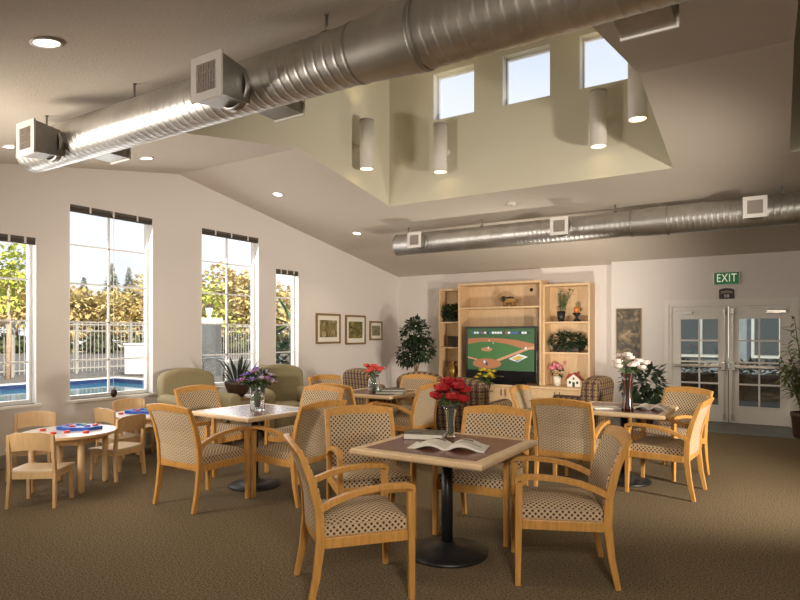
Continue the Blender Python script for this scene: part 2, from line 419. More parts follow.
# clerestory windows
for i, (x0, x1) in enumerate(CW):
    m = MB(); y = WY1+.12; f = .03
    m.box(x0, x0+f, y, y+.05, CZ0, CZ1); m.box(x1-f, x1, y, y+.05, CZ0, CZ1); m.box(x0+f, x1-f, y, y+.05, CZ0, CZ0+f); m.box(x0+f, x1-f, y, y+.05, CZ1-f, CZ1)
    m.box(x0, x0+.012, WY1-.004, y, CZ0, CZ1)
    w = struct('window_%d' % (i+5), m, M['vinyl'])
    g = MB(); g.box(x0+f, x1-f, y+.02, y+.026, CZ0+f, CZ1-f); g.build('pane', M['glass'], w)
# back wall: door part stands a little proud of the part behind the shelves
DX0, DX1, DT = -1.63, .24, 2.05; JX = -2.62
m = MB(); m.box(XL-.2, JX, YB, YB+.2, 0, cz(YB)+.05); struct('wall_back', m, M['wall'])
m = MB(); m.box(JX, DX0, YD, YB+.2, 0, cz(YD)+.05); m.box(DX1, XR+.2, YD, YB+.2, 0, cz(YD)+.05); m.box(DX0, DX1, YD, YB+.2, DT, cz(YD)+.05)
struct('wall_back_right', m, M['wall'])
m = MB(); m.box(XR, XR+.2, YF-.2, YB+.2, 0, 4); struct('wall_right', m, M['wall'])
m = MB(); m.box(XL-.2, XR+.2, YF-.2, YF, 0, 3.4); struct('wall_front', m, M['wall'])
m = MB(); m.box(XL, XL+.018, YF, YB, 0, .15); struct('baseboard_left', m, M['base'])
m = MB(); m.box(XL, JX, YB-.018, YB, 0, .12); struct('baseboard_back', m, M['base'])
m = MB(); m.box(JX, DX0-.1, YD-.018, YD, 0, .12); m.box(DX1+.1, XR, YD-.018, YD, 0, .12); struct('baseboard_right', m, M['base'])
# double door
m = MB()
for x in (DX0-.07, DX1): m.box(x, x+.07, YD-.03, YD, 0, DT+.07)
m.box(DX0, DX1, YD-.03, YD, DT, DT+.07); m.box(DX0, DX0+.05, YD, YD+.14, 0, DT); m.box(DX1-.05, DX1, YD, YD+.14, 0, DT); m.box(DX0+.05, DX1-.05, YD, YD+.14, DT-.05, DT)
struct('trim_2', m, M['trim'])
mid = (DX0+DX1)/2; DY = YD+.03
for i, (a, b, sg) in enumerate(((DX0+.052, mid-.006, -1), (mid+.006, DX1-.052, 1))):
    gx0, gx1, gz0, gz1 = (a+.14, b-.15, .30, 1.78) if sg < 0 else (a+.15, b-.14, .30, 1.78)
    m = MB()
    m.box(a, gx0, DY, DY+.045, .012, DT-.053); m.box(gx1, b, DY, DY+.045, .012, DT-.053); m.box(gx0, gx1, DY, DY+.045, .012, gz0); m.box(gx0, gx1, DY, DY+.045, gz1, DT-.053)
    d = struct('door_%d' % (i+1), m, M['trim'])
    q = MB(); xm = (gx0+gx1)/2
    q.box(xm-.014, xm+.014, DY+.008, DY+.036, gz0, gz1)
    for z in (.67, 1.04, 1.41): q.box(gx0, gx1, DY+.009, DY+.035, z-.014, z+.014)
    for x0, x1, z0, z1 in ((gx0-.02, gx0, gz0-.02, gz1+.02), (gx1, gx1+.02, gz0-.02, gz1+.02), (gx0, gx1, gz0-.02, gz0), (gx0, gx1, gz1, gz1+.02)): q.box(x0, x1, DY-.01, DY, z0, z1)
    q.build('door_muntins', M['trim'], d)
    q = MB(); q.box(gx0, gx1, DY+.018, DY+.024, gz0, gz1); q.build('door_pane', M['doorglass'], d)
    q = MB(); xs = (a+.03, b-.05) if sg < 0 else (a+.05, b-.03)
    q.box(xs[0], xs[1], DY-.075, DY-.035, .94, 1.0, bev=.012)
    q.box(min(xs[1], b-.04)-.05 if sg < 0 else a+.03, b-.03 if sg < 0 else a+.10, DY-.085, DY-.002, .90, 1.05, bev=.008)
    q.build('push_bar', M['chrome'], d)
    q = MB(); xr = b-.055 if sg < 0 else a+.055
    q.box(xr-.009, xr+.009, DY-.045, DY-.025, .08, 1.93)
    for z in (.06, 1.86): q.box(xr-.022, xr+.022, DY-.055, DY, z, z+.10, bev=.006)
    q.build('vertical_latch_rod', M['chrome'], d)
    q = MB()
    if sg < 0: q.box(a+.05, a+.33, DY-.06, DY, 1.865, 1.925, bev=.008); q.sweep([(a+.1, DY-.065, 1.945), (a+.56, DY-.04, 1.965)], .015, .012, (0, 1, 0))
    else: q.box(b-.33, b-.05, DY-.06, DY, 1.865, 1.925, bev=.008); q.sweep([(b-.1, DY-.065, 1.945), (b-.56, DY-.04, 1.965)], .015, .012, (0, 1, 0))
    q.build('door_closer', M['register'] if sg < 0 else M['chrome'], d)
# signs
def text_mesh(txt, size, loc, m, parent, ext=.003, bold=.0, name='lettering'):
    cu = bpy.data.curves.new('t', 'FONT'); cu.body = txt; cu.size = size; cu.extrude = ext; cu.offset = bold; cu.space_character = 1.12; cu.align_x = 'CENTER'; cu.align_y = 'CENTER'
    to = bpy.data.objects.new('t', cu); C.objects.link(to)
    me = bpy.data.meshes.new_from_object(to.evaluated_get(bpy.context.evaluated_depsgraph_get())); bpy.data.objects.remove(to)
    o = bpy.data.objects.new(name, me); me.materials.clear(); me.materials.append(m); C.objects.link(o)
    o.rotation_euler = (PI/2, 0, 0); o.location = loc; o.parent = parent; return o
t = thing('exit_sign', 'green EXIT sign with pale letters above the double doors', 'sign', (-.72, YD, 2.47))
q = MB(); q.box(-.20, .20, -.045, 0, -.11, .11, bev=.006); q.build('sign_box', M['register'], t)
q = MB(); q.box(-.185, .185, -.048, -.0455, -.10, .10); q.build('sign_face', M['signgreen'], t)
tx = text_mesh('EXIT', .17, (0, -.05, 0), M['signletter'], t, .002, .001); tx.scale = (.80, 1.15, 1)
t = thing('door_notice', 'small maroon arched notice plaque between EXIT sign and doors', 'sign', (-.72, YD, 2.10))
q = MB(); pts = [(-.115, 0), (.115, 0), (.115, .17)] + [(.115*math.cos(a), .17+.035*math.sin(a)) for a in [PI*k/8 for k in range(1, 8)]] + [(-.115, .17)]
q.prism(pts, 'y', -.012, 0); q.build('plaque', M['signred'], t)
q = MB(); random.seed(4)
for r, z in ((0, .145), (1, .122)):
    for k in range(13):
        x = -.084+k*.014; q.box(x-.005, x+.004, -.0135, -.0121, z-.008+.012*(1-abs(k-6)/6.), z+.006+.012*(1-abs(k-6)/6.))
q.build('small_lettering', M['signtext'], t)
text_mesh('58', .075, (0, -.013, .07), M['white'], t, .001, .001)
# ================================================================== DUCTS
def duct(name, label, Y, Z, x0, x1, r1, r2, t0, t1):
    t = thing(name, label, 'duct', (x0, Y, Z))
    n = 56
    def spiral(xa, xb, r):
        st = .0068; k = max(2, int((xb-xa)/st)); R = []
        for i in range(k+1):
            x = xa + (xb-xa)*i/k; ring = []
            for j in range(n):
                a = 2*PI*j/n; ph = (x/.068 - j/n) % 1
                rr = r + (.0022 if ph < .2 else 0)
                ring.append(Vector((x-x0, rr*math.cos(a), rr*math.sin(a))))
            R.append(ring)
        return R
    q = MB(); q.rings(spiral(x0+.02, t0, r1), None, True); q.build('spiral_pipe', M['steel'], t)
    q = MB(); q.rings(spiral(t1, x1, r2), None, True); q.build('spiral_pipe', M['steel'], t)
    T = Matrix.Translation((0, 0, 0)) @ Matrix.Rotation(PI/2, 4, 'Y')
    X = lambda x: x-x0
    q = MB(); q.lathe([(r1+.006, X(t0)-.02), (r1+.006, X(t0)+.05), (r2+.006, X(t1)-.06), (r2+.006, X(t1)+.02)], None, n, T, True, False); q.build('reducer', M['steel'], t)
    for x, r in ((t0, r1), (t1, r2)):
        q = MB(); q.lathe([(r+.004, X(x)-.016), (r+.008, X(x)-.008), (r+.008, X(x)+.008), (r+.004, X(x)+.016)], None, n, T, True, False)
        q.build('joint_band', M['steel2'], t)
    q = MB(); q.lathe([(.001, -.012), (r1-.02, -.012), (r1+.003, 0), (r1+.003, .03)], None, n, T, False, False); q.build('end_cap', M['steel2'], t)
    return t
D1Y, D1Z, D2Y, D2Z = 2.65, 3.07, 8.78, 3.064
duct('spiral_duct', 'large galvanised spiral duct crossing the upper left, nearest the camera', D1Y, D1Z, -5.36, 3.9, .154, .174, -1.93, -1.53)
duct('spiral_duct', 'galvanised spiral duct crossing above the doors and bookcase, farther away', D2Y, D2Z, -5.57, 3.9, .178, .194, -1.70, -1.24)
def boot(x, Y, Z, r, side, label):
    t = thing('air_register', label, 'air vent', (x, Y, Z), 0 if side < 0 else PI)
    h = .118; y0, y1 = -r-(.20 if side < 0 else .13), -r+(.035 if side < 0 else .11)
    q = MB()
    a = [(-h, y0, -h), (h, y0, -h), (h, y0, h), (-h, y0, h)]; k = h*(.80 if side < 0 else 1)
    b = [(-k, y1, -k), (k, y1, -k), (k, y1, k), (-k, y1, k)]
    q.add(a+b, [(0, 1, 5, 4), (1, 2, 6, 5), (2, 3, 7, 6), (3, 0, 4, 7), (0, 3, 2, 1), (4, 5, 6, 7)])
    if side < 0: q.lathe([(.10, -.01), (.128, -.005), (.128, .03), (.118, .035)], None, 28, Matrix.Translation((0, y1-.025, 0)) @ Matrix.Rotation(PI/2, 4, 'X'), True, False)
    q.build('boot', M['steel2'], t)
    q = MB(); o, i = .128, .082
    for x0, x1, z0, z1 in ((-o, -i, -o, o), (i, o, -o, o), (-i, i, -o, -i), (-i, i, i, o)): q.box(x0, x1, y0-.014, y0-.001, z0, z1)
    q.build('register_frame', M['register'], t)
    q = MB(); q.box(-i, i, y0-.003, y0-.001, -i, i)
    for k in range(8):
        xx = -i+.01+k*(2*i-.02)/7; q.box(xx-.003, xx+.003, y0-.012, y0-.003, -i, i)
    for z in (-.03, .03): q.box(-i, i, y0-.010, y0-.004, z-.002, z+.002)
    q.build('louver', M['louver'], t)
G = 'air registers on the ducts'
boot(-4.76, D1Y, D1Z-.07, .145, -1, 'white register on near duct close to its left end', )
boot(-2.75, D1Y, D1Z-.07, .145, -1, 'large square register in the middle of the near duct, facing the camera')
boot(-4.55, D1Y, D1Z-.0, .14, 1, 'register box behind the near duct close to its left end, bottom showing')
boot(-2.70, D1Y, D1Z-.0, .14, 1, 'register box behind the near duct beside the yellow can light')
boot(-.50, D1Y, D1Z-.02, .17, 1, 'register box behind the near duct at the top right')
boot(-5.02, D2Y, D2Z, .165, -1, 'white framed register at left end of the far duct')
boot(-2.62, D2Y, D2Z, .165, -1, 'white framed register in the middle of the far duct above the bookcase')
boot(-.22, D2Y, D2Z, .18, -1, 'white framed register on the far duct above the EXIT sign')
def hanger(x, Y, Z, r, label):
    t = thing('duct_hanger', label, 'hanger', (x, Y, Z+r))
    top = cz(Y)-Z-r
    q = MB(); q.tube([(0, 0, .002), (0, 0, top)], .008); q.lathe([(.014, top-.012), (.014, top)], None, 12); q.build('threaded_rod', M['rod'], t)
    q = MB(); q.box(-.025, .025, -.02, .02, .0045, .03, bev=.004); q.build('strap_lug', M['rod'], t)
for x, w in ((-5.15, 'at its left end'), (-3.95, 'between its first two registers'), (-2.16, 'left of its plain sleeve'), (.0, 'at the top right')): hanger(x, D1Y, D1Z, 0.151 if x < -1.8 else .171, 'thin rod hanging the near duct from the ceiling ' + w)
for x, w in ((-5.35, 'at its left end'), (-3.98, 'above the left half of the bookcase'), (-1.93, 'above the tall wall panel'), (.06, 'near the right edge of the photo')): hanger(x, D2Y, D2Z, .175 if x < -1.8 else .191, 'thin rod hanging the far duct from the ceiling ' + w)
# ================================================================== CEILING LIGHTS
def can(x, y, label, warm):
    a = math.atan(SL)*(1 if y < RY else -1)
    t = thing('recessed_light', label, 'ceiling light', (x, y, cz(y)-.001)); t.rotation_euler = (a, 0, 0); t['group'] = 'recessed ceiling lights'
    q = MB(); q.lathe([(.068, .0), (.085, -.003), (.087, -.009), (.068, -.009)], None, 28, None, True, False); q.build('trim_ring', M['register'], t)
    q = MB(); q.lathe([(.001, -.005), (.068, -.005), (.068, -.001)], None, 28, None, False, True); q.build('lamp_lens', M['lamp'] if warm else M['lampw'], t)
def spot(loc, aim, e, size=1.6, col=(1, .83, .6), r=.05, blend=.6):
    l = bpy.data.lights.new('spot_lamp', 'SPOT'); l.energy = e; l.spot_size = size; l.spot_blend = blend; l.color = col; l.shadow_soft_size = r
    o = bpy.data.objects.new('spot_lamp', l); C.objects.link(o); o.location = loc
    o.rotation_euler = (Vector(aim)).to_track_quat('-Z', 'Y').to_euler(); return o
CANS = [(-3.54, 1.82, 'bright recessed light at upper left, nearest the camera', 0), (-4.43, 3.40, 'yellow recessed light half behind the near duct', 1),
        (-6.50, 4.52, 'recessed light above the pool window at the ridge left', 0), (-1.26, 3.42, 'yellow recessed light against the near duct beside the clerestory', 1),
        (-6.53, 6.82, 'recessed light on the far slope above the narrow window', 0), (-6.45, 8.77, 'recessed light on the far slope above the framed pictures', 0)]
CANS.append((-6.48, 2.99, 'recessed light at far left, half behind the end register', 0))
for x, y, lb, wm in CANS:
    can(x, y, lb, wm); spot((x, y, cz(y)-.04), (0, 0, -1), 24, 1.9)
for x, y in ((1.5, 1.8), (2.6, 8.6), (-1.0, 9.6), (-3.9, 9.9), (-1.2, .7), (-5.8, .8)):  # cans out of view, added to brighten doors, bookcase and foreground
    can(x, y, {1.5: 'added recessed light on the near slope right of the photo', 2.6: 'added recessed light on the far slope right of the doors', -1.0: 'added recessed light in front of the double doors, behind the far duct', -3.9: 'added recessed light behind the far duct above the bookcase', -1.2: 'added recessed light above the photographer', -5.8: 'added recessed light over the left front corner'}[x], 0)
    spot((x, y, cz(y)-.04), (0, 0, -1), 60 if x in (-1.0, 2.6) else 45 if x in (1.5, -1.2) else 20, 1.9)
def sconce(x, y, z, wall, label):
    t = thing('cylinder_sconce', label, 'wall light', (x, y, z), 0, 'white cylinder lights in the light well')
    h = .345
    q = MB(); q.lathe([(.090, -h), (.100, -h), (.100, h), (.090, h), (.090, -h)], None, 28, None, True, False); q.build('cylinder_shade', M['sconce'], t)
    q = MB(); q.lathe([(.102, h-.02), (.102, h+.002), (.085, h+.002)], None, 28, None, True, False); q.build('top_rim', M['louver'], t)
    q = MB(); q.lathe([(.001, -h+.012), (.087, -h+.012), (.087, -h+.03), (.001, -h+.03)], None, 24); q.build('lamp_lens', M['lamp'], t)
    q = MB(); w = Vector(wall); q.tube([w*.09, w*.225], .022); q.ball(w*.215, (.05, .05, .05)); q.build('wall_arm', M['sconce'], t)
    spot((x, y, z-h-.02), (0, 0, -1), 17, 1.3, (1, .78, .40)); spot((x, y, z+h+.02), (0, 0, 1), 6, 1.5, (1, .78, .42))
sconce(-4.90, 6.90, 4.20, (-1, 0, 0), 'white cylinder sconce on left wall of the light well')
sconce(-4.10, 7.60, 4.20, (0, 1, 0), 'white cylinder sconce beneath the left clerestory window')
sconce(-1.875, 7.60, 4.20, (0, 1, 0), 'white cylinder sconce beneath the right clerestory window')
sconce(-1.275, 6.86, 4.20, (1, 0, 0), 'white cylinder sconce half cut off by the sloping ceiling edge, farthest right')
t = thing('smoke_detector', 'small round smoke detector on the ceiling above the far duct', 'detector', (-3.28, 8.27, cz(8.27))); t.rotation_euler = (-math.atan(SL), 0, 0)
q = MB(); q.lathe([(.07, 0), (.07, -.02), (.05, -.035), (.001, -.035)], None, 20); q.build('detector_housing', M['sconce'], t)
q = MB(); q.lathe([(.018, -.035), (.012, -.05), (.001, -.05)], None, 12); q.build('sensor', M['louver'], t)
# ================================================================== DINING TABLES
def make_table():
    t = thing('dining_table', '', 'table')
    q = MB(); h = .46
    for sx in (0, 1, 2, 3):
        T = Matrix.Rotation(PI/2*sx, 4, 'Z')
        pr = [(.39, .728), (h-.008, .722), (h, .733), (h, .752), (h-.010, .762), (.39, .762)]
        vs = []; 
        for r, z in pr: vs.append(T @ Vector((r, -r, z)))
        for r, z in pr: vs.append(T @ Vector((r, r, z)))
        n = len(pr); q.add(vs, [(k, (k+1) % n, n+(k+1) % n, n+k) for k in range(n)])
    q.build('wood_edge', M['maple'], t)
    q = MB(); q.box(-.391, .391, -.391, .391, .728, .7615); q.build('laminate_inlay', M['laminate'], t)
    q = MB(); q.tube([(0, 0, .035), (0, 0, .725)], .038, None, 20); q.box(-.2, .2, -.03, .03, .712, .727); q.box(-.03, .03, -.2, .2, .712, .727); q.build('column', M['black'], t)
    q = MB(); q.lathe([(.001, 0), (.265, 0), (.268, .012), (.25, .026), (.16, .045), (.06, .062), (.045, .085), (.001, .085)], None, 40); q.build('base_plate', M['black'], t)
    return t
TAB = [((.33, 4.19), 'square maroon topped table nearest the camera with red flowers'), ((-1.47, 6.05), 'square pedestal table at middle left with purple flowers'),
       ((2.335, 6.23), 'square pedestal table at right with pale roses in dark vase'), ((-.28, 7.95), 'square pedestal table at the back with coral roses and book stack')]
tb = make_table(); TP = []
for i, (c, lb) in enumerate(TAB):
    x, y = cw(*c); TP.append((x, y)); o = place(tb, i == 0, (x, y, .0), (0, -.08, 0, 0)[i], lb, 'square pedestal tables'); k = (1.06, .97, 1, 1)[i]; o.scale = (k, k, 1)
# ================================================================== DINING CHAIRS
def make_chair():
    t = thing('dining_armchair', '', 'chair')
    for s in (-1, 1):
        q = MB(); q.sweep([(s*.268, -.330, 0), (s*.270, -.292, .18), (s*.272, -.268, .38), (s*.274, -.276, .55), (s*.275, -.318, .72), (s*.275, -.385, .895)], .034, [.034, .042, .052, .050, .042, .032], (1, 0, 0)); q.build('leg', M['oak'], t)
        q = MB(); q.sweep([(s*.280, .262, 0), (s*.280, .258, .35), (s*.280, .255, .63)], .038, [.032, .042, .042], (1, 0, 0)); q.build('leg', M['oak'], t)
        q = MB(); q.sweep([(s*.280, .278, .622), (s*.280, .268, .648), (s*.280, .235, .660), (s*.280, .12, .662), (s*.280, .0, .652), (s*.280, -.11, .630), (s*.278, -.20, .598), (s*.276, -.272, .562)], [.042]*8, [.014, .030, .032, .032, .033, .035, .038, .040], (1, 0, 0)); q.build('armrest', M['oak'], t)
    q = MB()
    q.box(-.261, .261, .236, .262, .345, .405, bev=.004); q.box(-.255, .255, -.278, -.252, .345, .405, bev=.004)
    for s in (-1, 1): q.box(s*.28-.013, s*.28+.013, -.245, .236, .345, .405, bev=.004)
    q.build('seat_frame', M['oak'], t)
    # seat cushion: crowned rounded slab
    q = MB(); b = bmesh.new(); bmesh.ops.create_grid(b, x_segments=10, y_segments=10, size=1)
    for v in b.verts:
        x, y = v.co.x, v.co.y; e = max(abs(x), abs(y)); k = 1-e**4
        v.co = Vector((x*.257, y*.250-.002, .462+.034*k))
    q.merge(b, None, None, True)
    q.add([(-.257, -.252, .398), (.257, -.252, .398), (.257, .248, .398), (-.257, .248, .398), (-.257, -.252, .462), (.257, -.252, .462), (.257, .248, .462), (-.257, .248, .462)], [(0, 3, 2, 1), (0, 1, 5, 4), (1, 2, 6, 5), (2, 3, 7, 6), (3, 0, 4, 7)])
    q.build('seat', M['dots'], t, uv=True)
    # upholstered back, gently curved, between posts
    ctr = [(-.264, .41), (-.272, .55), (-.300, .68), (-.334, .77), (-.366, .853)]
    def back(off, nm, mt):
        q = MB(); nx = 8; R = []; vs = []; fs = []
        for j, (y, z) in enumerate(ctr):
            for i in range(nx+1):
                u = -1+2*i/nx; bow = -.022*(1-u*u); vs.append((u*.257, y+bow+off, z + (.012*(1-u*u) if j == len(ctr)-1 else 0)))
        n = nx+1; o2 = len(vs)
        for x, y, z in list(vs): vs.append((x, y+(.020 if off > 0 else -.012), z))
        for j in range(len(ctr)-1):
            for i in range(nx):
                a = j*n+i; fs += [(a, a+1, a+n+1, a+n), (o2+a, o2+a+n, o2+a+n+1, o2+a+1)]
        bd = [i for i in range(n)] + [j*n+nx for j in range(1, len(ctr))] + [(len(ctr)-1)*n+i for i in range(nx-1, -1, -1)] + [j*n for j in range(len(ctr)-2, 0, -1)]
        for a, b_ in zip(bd, bd[1:]+bd[:1]): fs.append((a, b_, o2+b_, o2+a))
        q.add(vs, fs, None, False); q.build(nm, mt, t, uv=True)
    back(.003, 'backrest', M['dots']); back(-.003, 'back_panel', M['zig'])
    q = MB(); nx = 12; R = []
    for i in range(nx+1):
        u = -1+2*i/nx; bow = -.024*(1-u*u); x = u*.287; hi = .902+.028*(1-u*u); lo = .848+.016*(1-u*u)
        th = .018
        R.append([Vector((x, -.366+bow+th, lo)), Vector((x, -.366+bow-th, lo)), Vector((x, -.390+bow-th, hi-.006)), Vector((x, -.390+bow-th+.008, hi)), Vector((x, -.390+bow+th-.008, hi)), Vector((x, -.390+bow+th, hi-.006))])
    q.rings(R, None, False); q.build('crest_rail', M['oak'], t)
    q = MB(); R = []
    for i in range(9):
        u = -1+2*i/8; bow = -.020*(1-u*u); x = u*.256
        R.append([Vector((x, -.262+bow+.014, .362)), Vector((x, -.262+bow-.016, .362)), Vector((x, -.264+bow-.016, .425)), Vector((x, -.264+bow+.014, .425))])
    q.rings(R, None, False); q.build('lower_back_rail', M['oak'], t)
    return t
CHAIRS = [
 ((-.265, 3.655), (.955, .295), 'oak armchair in left foreground, side on, nearest the camera at front table'),
 ((1.02, 3.90), (-.98, .14), 'oak armchair in right foreground, side on, facing left to front table'),
 ((-.24, 4.68), (.28, -.96), 'oak armchair behind left corner of front table, diamond back facing camera'),
 ((.64, 4.68), (-.46, -.89), 'oak armchair behind right corner of front table, seat facing camera'),
 ((-1.80, 5.51), (.55, .835), 'oak armchair seen from behind at left, in front of the purple flower table'),
 ((-2.06, 6.78), (.846, -.533), 'oak armchair at far left side of the purple flower table, by olive armchair'),
 ((-1.10, 6.69), (-.533, -.846), 'oak armchair at far side of the purple flower table, peach crest showing'),
 ((-1.00, 5.68), (-.80, .60), 'oak armchair at right side of the purple flower table, behind the left foreground chair'),
 ((1.72, 5.93), (.56, .83), 'oak armchair seen squarely from behind between front table and right table'),
 ((2.58, 5.87), (-.80, .60), 'oak armchair at right of the pale rose table, pale back panel toward the doors'),
 ((2.93, 6.58), (-.87, -.49), 'oak armchair beyond right table, facing camera, backing onto the doors'),
 ((1.73, 6.83), (.846, -.533), 'oak armchair at far left side of right table, below the television'),
 ((-.62, 7.60), (.533, .846), 'oak armchair on near side of the coral rose table, mostly hidden by nearer chairs'),
 ((.06, 7.58), (-.846, .533), 'oak armchair at right of the coral rose table, left of the red flowers'),
 ((.08, 8.50), (-.533, -.846), 'oak armchair beyond the coral rose table, facing camera, below the ficus'),
 ((-.84, 8.50), (.70, -.71), 'oak armchair at far left of the coral rose table, only its crest showing')]
ch = make_chair()
for i, (c, f, lb) in enumerate(CHAIRS): place(ch, i == 0, cw(*c), face(*f), lb, 'oak armchairs around the square tables')
# ================================================================== CHILDREN'S TABLES AND CHAIRS
def make_kid_chair():
    t = thing('child_chair', '', 'chair'); KW = 1.13
    for s in (-1, 1):
        q = MB(); q.sweep([(s*0.198, -.175, 0), (s*0.190, -.150, .3), (s*0.186, -.170, .48), (s*0.186, -.185, .645)], .028, [.034, .040, .036, .026], (1, 0, 0)); q.build('leg', M['birch'], t)
        q = MB(); q.sweep([(s*0.192, .16, 0), (s*0.186, .15, .315)], .030, [.030, .036], (1, 0, 0)); q.build('leg', M['birch'], t)
    q = MB(); q.box(-.17, .17, -.162, -.142, .255, .315); q.box(-.17, .17, .145, .165, .255, .315)
    for s in (-1, 1): q.box(s*.187-.011, s*.187+.011, -.13, .135, .262, .312)
    q.build('apron', M['birch'], t)
    q = MB(); b = bmesh.new(); bmesh.ops.create_grid(b, x_segments=8, y_segments=8, size=1)
    up = {}
    vs, fs = [], []
    n = 9
    for dz in (.014, 0):
        for j in range(n):
            for i in range(n):
                x, y = -1+2*i/8, -1+2*j/8
                vs.append((x*.208, y*.175+.012, .318+dz-.008*(1-min(1, x*x+.4*y*y)) - (.010*max(0, y-.6) if y > .6 else 0)))
    b.free()
    for j in range(8):
        for i in range(8):
            a = j*n+i; fs += [(a, a+1, a+n+1, a+n), (81+a, 81+a+n, 81+a+n+1, 81+a+1)]
    bd = list(range(n)) + [j*n+8 for j in range(1, n)] + [72+i for i in range(7, -1, -1)] + [j*n for j in range(7, 0, -1)]
    for a, c in zip(bd, bd[1:]+bd[:1]): fs.append((a, c, 81+c, 81+a))
    q.add(vs, fs, None, False); q.build('seat', M['kidseat'], t)
    q = MB(); R = []; nx = 14
    for i in range(nx+1):
        u = -1+2*i/nx; y = -.168-.030*(1-u*u); x = u*.202
        lo = .478+.035*(1-u*u)**.6 if abs(u) < 1 else .478
        hi = .640+.032*(1-u**4); th = .007
        R.append([Vector((x, y+th+.006, lo)), Vector((x, y-th+.006, lo)), Vector((x, y-th-.018, hi)), Vector((x, y+th-.018, hi))])
    q.rings(R, None, False); q.build('backrest', M['birch'], t)
    return t
KID = [((-3.25, 5.42), (-.08, 1), 'birch child chair at far left, its back to the camera, pale seat'),
       ((-3.95, 6.42), (.35, -.94), 'birch child chair against the wall behind the first small table'),
       ((-3.03, 6.42), (-.94, .33), 'birch child chair between the two small tables, angled left, arched back'),
       ((-3.32, 7.08), (.55, .83), 'birch child chair half hidden behind the first small table right edge'),
       ((-3.46, 7.76), (.66, -.75), 'birch child chair under the window sill behind the second small table'),
       ((-2.72, 7.62), (-.95, .3), 'birch child chair right of second small table, hidden by oak chair')]
kc = make_kid_chair()
for i, (c, f, lb) in enumerate(KID): place(kc, i == 0, cw(*c), face(*f), lb, 'birch child chairs')
def make_kid_table():
    t = thing('child_table', '', 'table')
    q = MB(); q.lathe([(.001, .532), (.425, .532), (.43, .538), (.43, .558), (.426, .561)], None, 48, None, False, False); q.build('rim', M['birch'], t)
    q = MB(); q.lathe([(.001, .5605), (.426, .5605), (.424, .5625), (.001, .5625)], None, 48, None, False); q.build('tabletop', M['kidtop'], t)
    for k in range(4):
        a = PI/4+k*PI/2; q = MB(); x, y = .335*math.cos(a), .335*math.sin(a)
        q.tube([(x, y, 0), (x, y, .02), (x, y, .5315)], [.026, .031, .031], None, 16); q.build('leg', M['birch'], t)
    q = MB()
    for k in range(4):
        a = k*PI/2; T = Matrix.Rotation(a, 4, 'Z'); q.box(-.21, .21, .228, .243, .46, .5315, T=T)
    q.build('apron', M['birch'], t); return t
kt = make_kid_table(); KP = []
for i, (c, lb) in enumerate((((-3.30, 5.98), 'round child table at left with blue puzzle tray'), ((-3.08, 7.32), 'round child table farther back under the pool window, behind oak chair'))):
    x, y = cw(*c); KP.append((x, y)); place(kt, i == 0, (x, y), YAW, lb, 'round child tables')
def puzzle(loc, rz, label):
    t = thing('puzzle_tray', label, 'toy', loc, rz, 'blue puzzle trays')
    pts = [(.20*(1+.06*math.cos(7*a))*math.cos(a), .115*(1+.08*math.sin(6*a))*math.sin(a)) for a in [2*PI*k/48 for k in range(48)]]
    q = MB(); q.prism([(x*1.08, y*1.15) for x, y in pts], 'z', 0, .034); q.build('tray', M['toyblue'], t)
    for k, (x, y, c) in enumerate(((-.12, .02, 'toypurple'), (-.05, -.05, 'toyred'), (.02, .04, 'toygreen'), (.09, -.03, 'toypurple'), (.14, .03, 'toyred'), (-.04, .06, 'toyblue'))):
        q = MB(); q.lathe([(.030, .0342), (.030, .044), (.022, .048), (.001, .048)], None, 14, Matrix.Translation((x, y, 0))); q.build('puzzle_piece', M[c], t)
a32 = YAW
p = at(80, 429.0, .563); puzzle((p.x, p.y, .5626), a32, 'blue puzzle tray on first small table by far left chair')
x, y = KP[1]; p = cw(-3.14, 7.33); puzzle((p[0], p[1], .5626), a32, 'blue puzzle tray on second small table under the window')
for i, (px, py) in enumerate(((43, 430.8), (53, 434), (67, 432.6), (86, 432.8))):
    p = at(px, py, .563); o = MB(); o.lathe([(.001, 0), (.028, 0), (.030, .012), (.024, .020), (.001, .021)], None, 18)
    b = o.build('game_piece', M['toyred']); b.location = (p.x, p.y, .5627); tag(b, 'round red game piece ' + ('at left rim of first small table' if i == 0 else 'in front of blue tray, leftmost of three' if i == 1 else 'in front of blue tray, middle of three' if i == 2 else 'in front of blue tray, rightmost of three'), 'toy', 'red game pieces')
p = cw(-3.36, 7.20); o = MB(); o.lathe([(.001, 0), (.028, 0), (.030, .012), (.024, .020), (.001, .021)], None, 18); b = o.build('game_piece', M['toyred']); b.location = (p[0], p[1], .5627); tag(b, 'round red game piece at left end of second blue tray', 'toy', 'red game pieces')
# window cord with dark bead
t = thing('window_cord', 'thin cord with dark red bead hanging in the pool window', 'cord', (XL+.055, 4.66, .70))
q = MB(); q.tube([(0, 0, .10), (0, 0, 2.42), (-.06, 0, 2.43)], .004, None, 6); q.build('cord', M['clip'], t)
q = MB(); q.lathe([(.001, -.01), (.028, .005), (.045, .05), (.036, .09), (.012, .11), (.001, .11)], None, 16); q.build('bead', M['signred'], t)
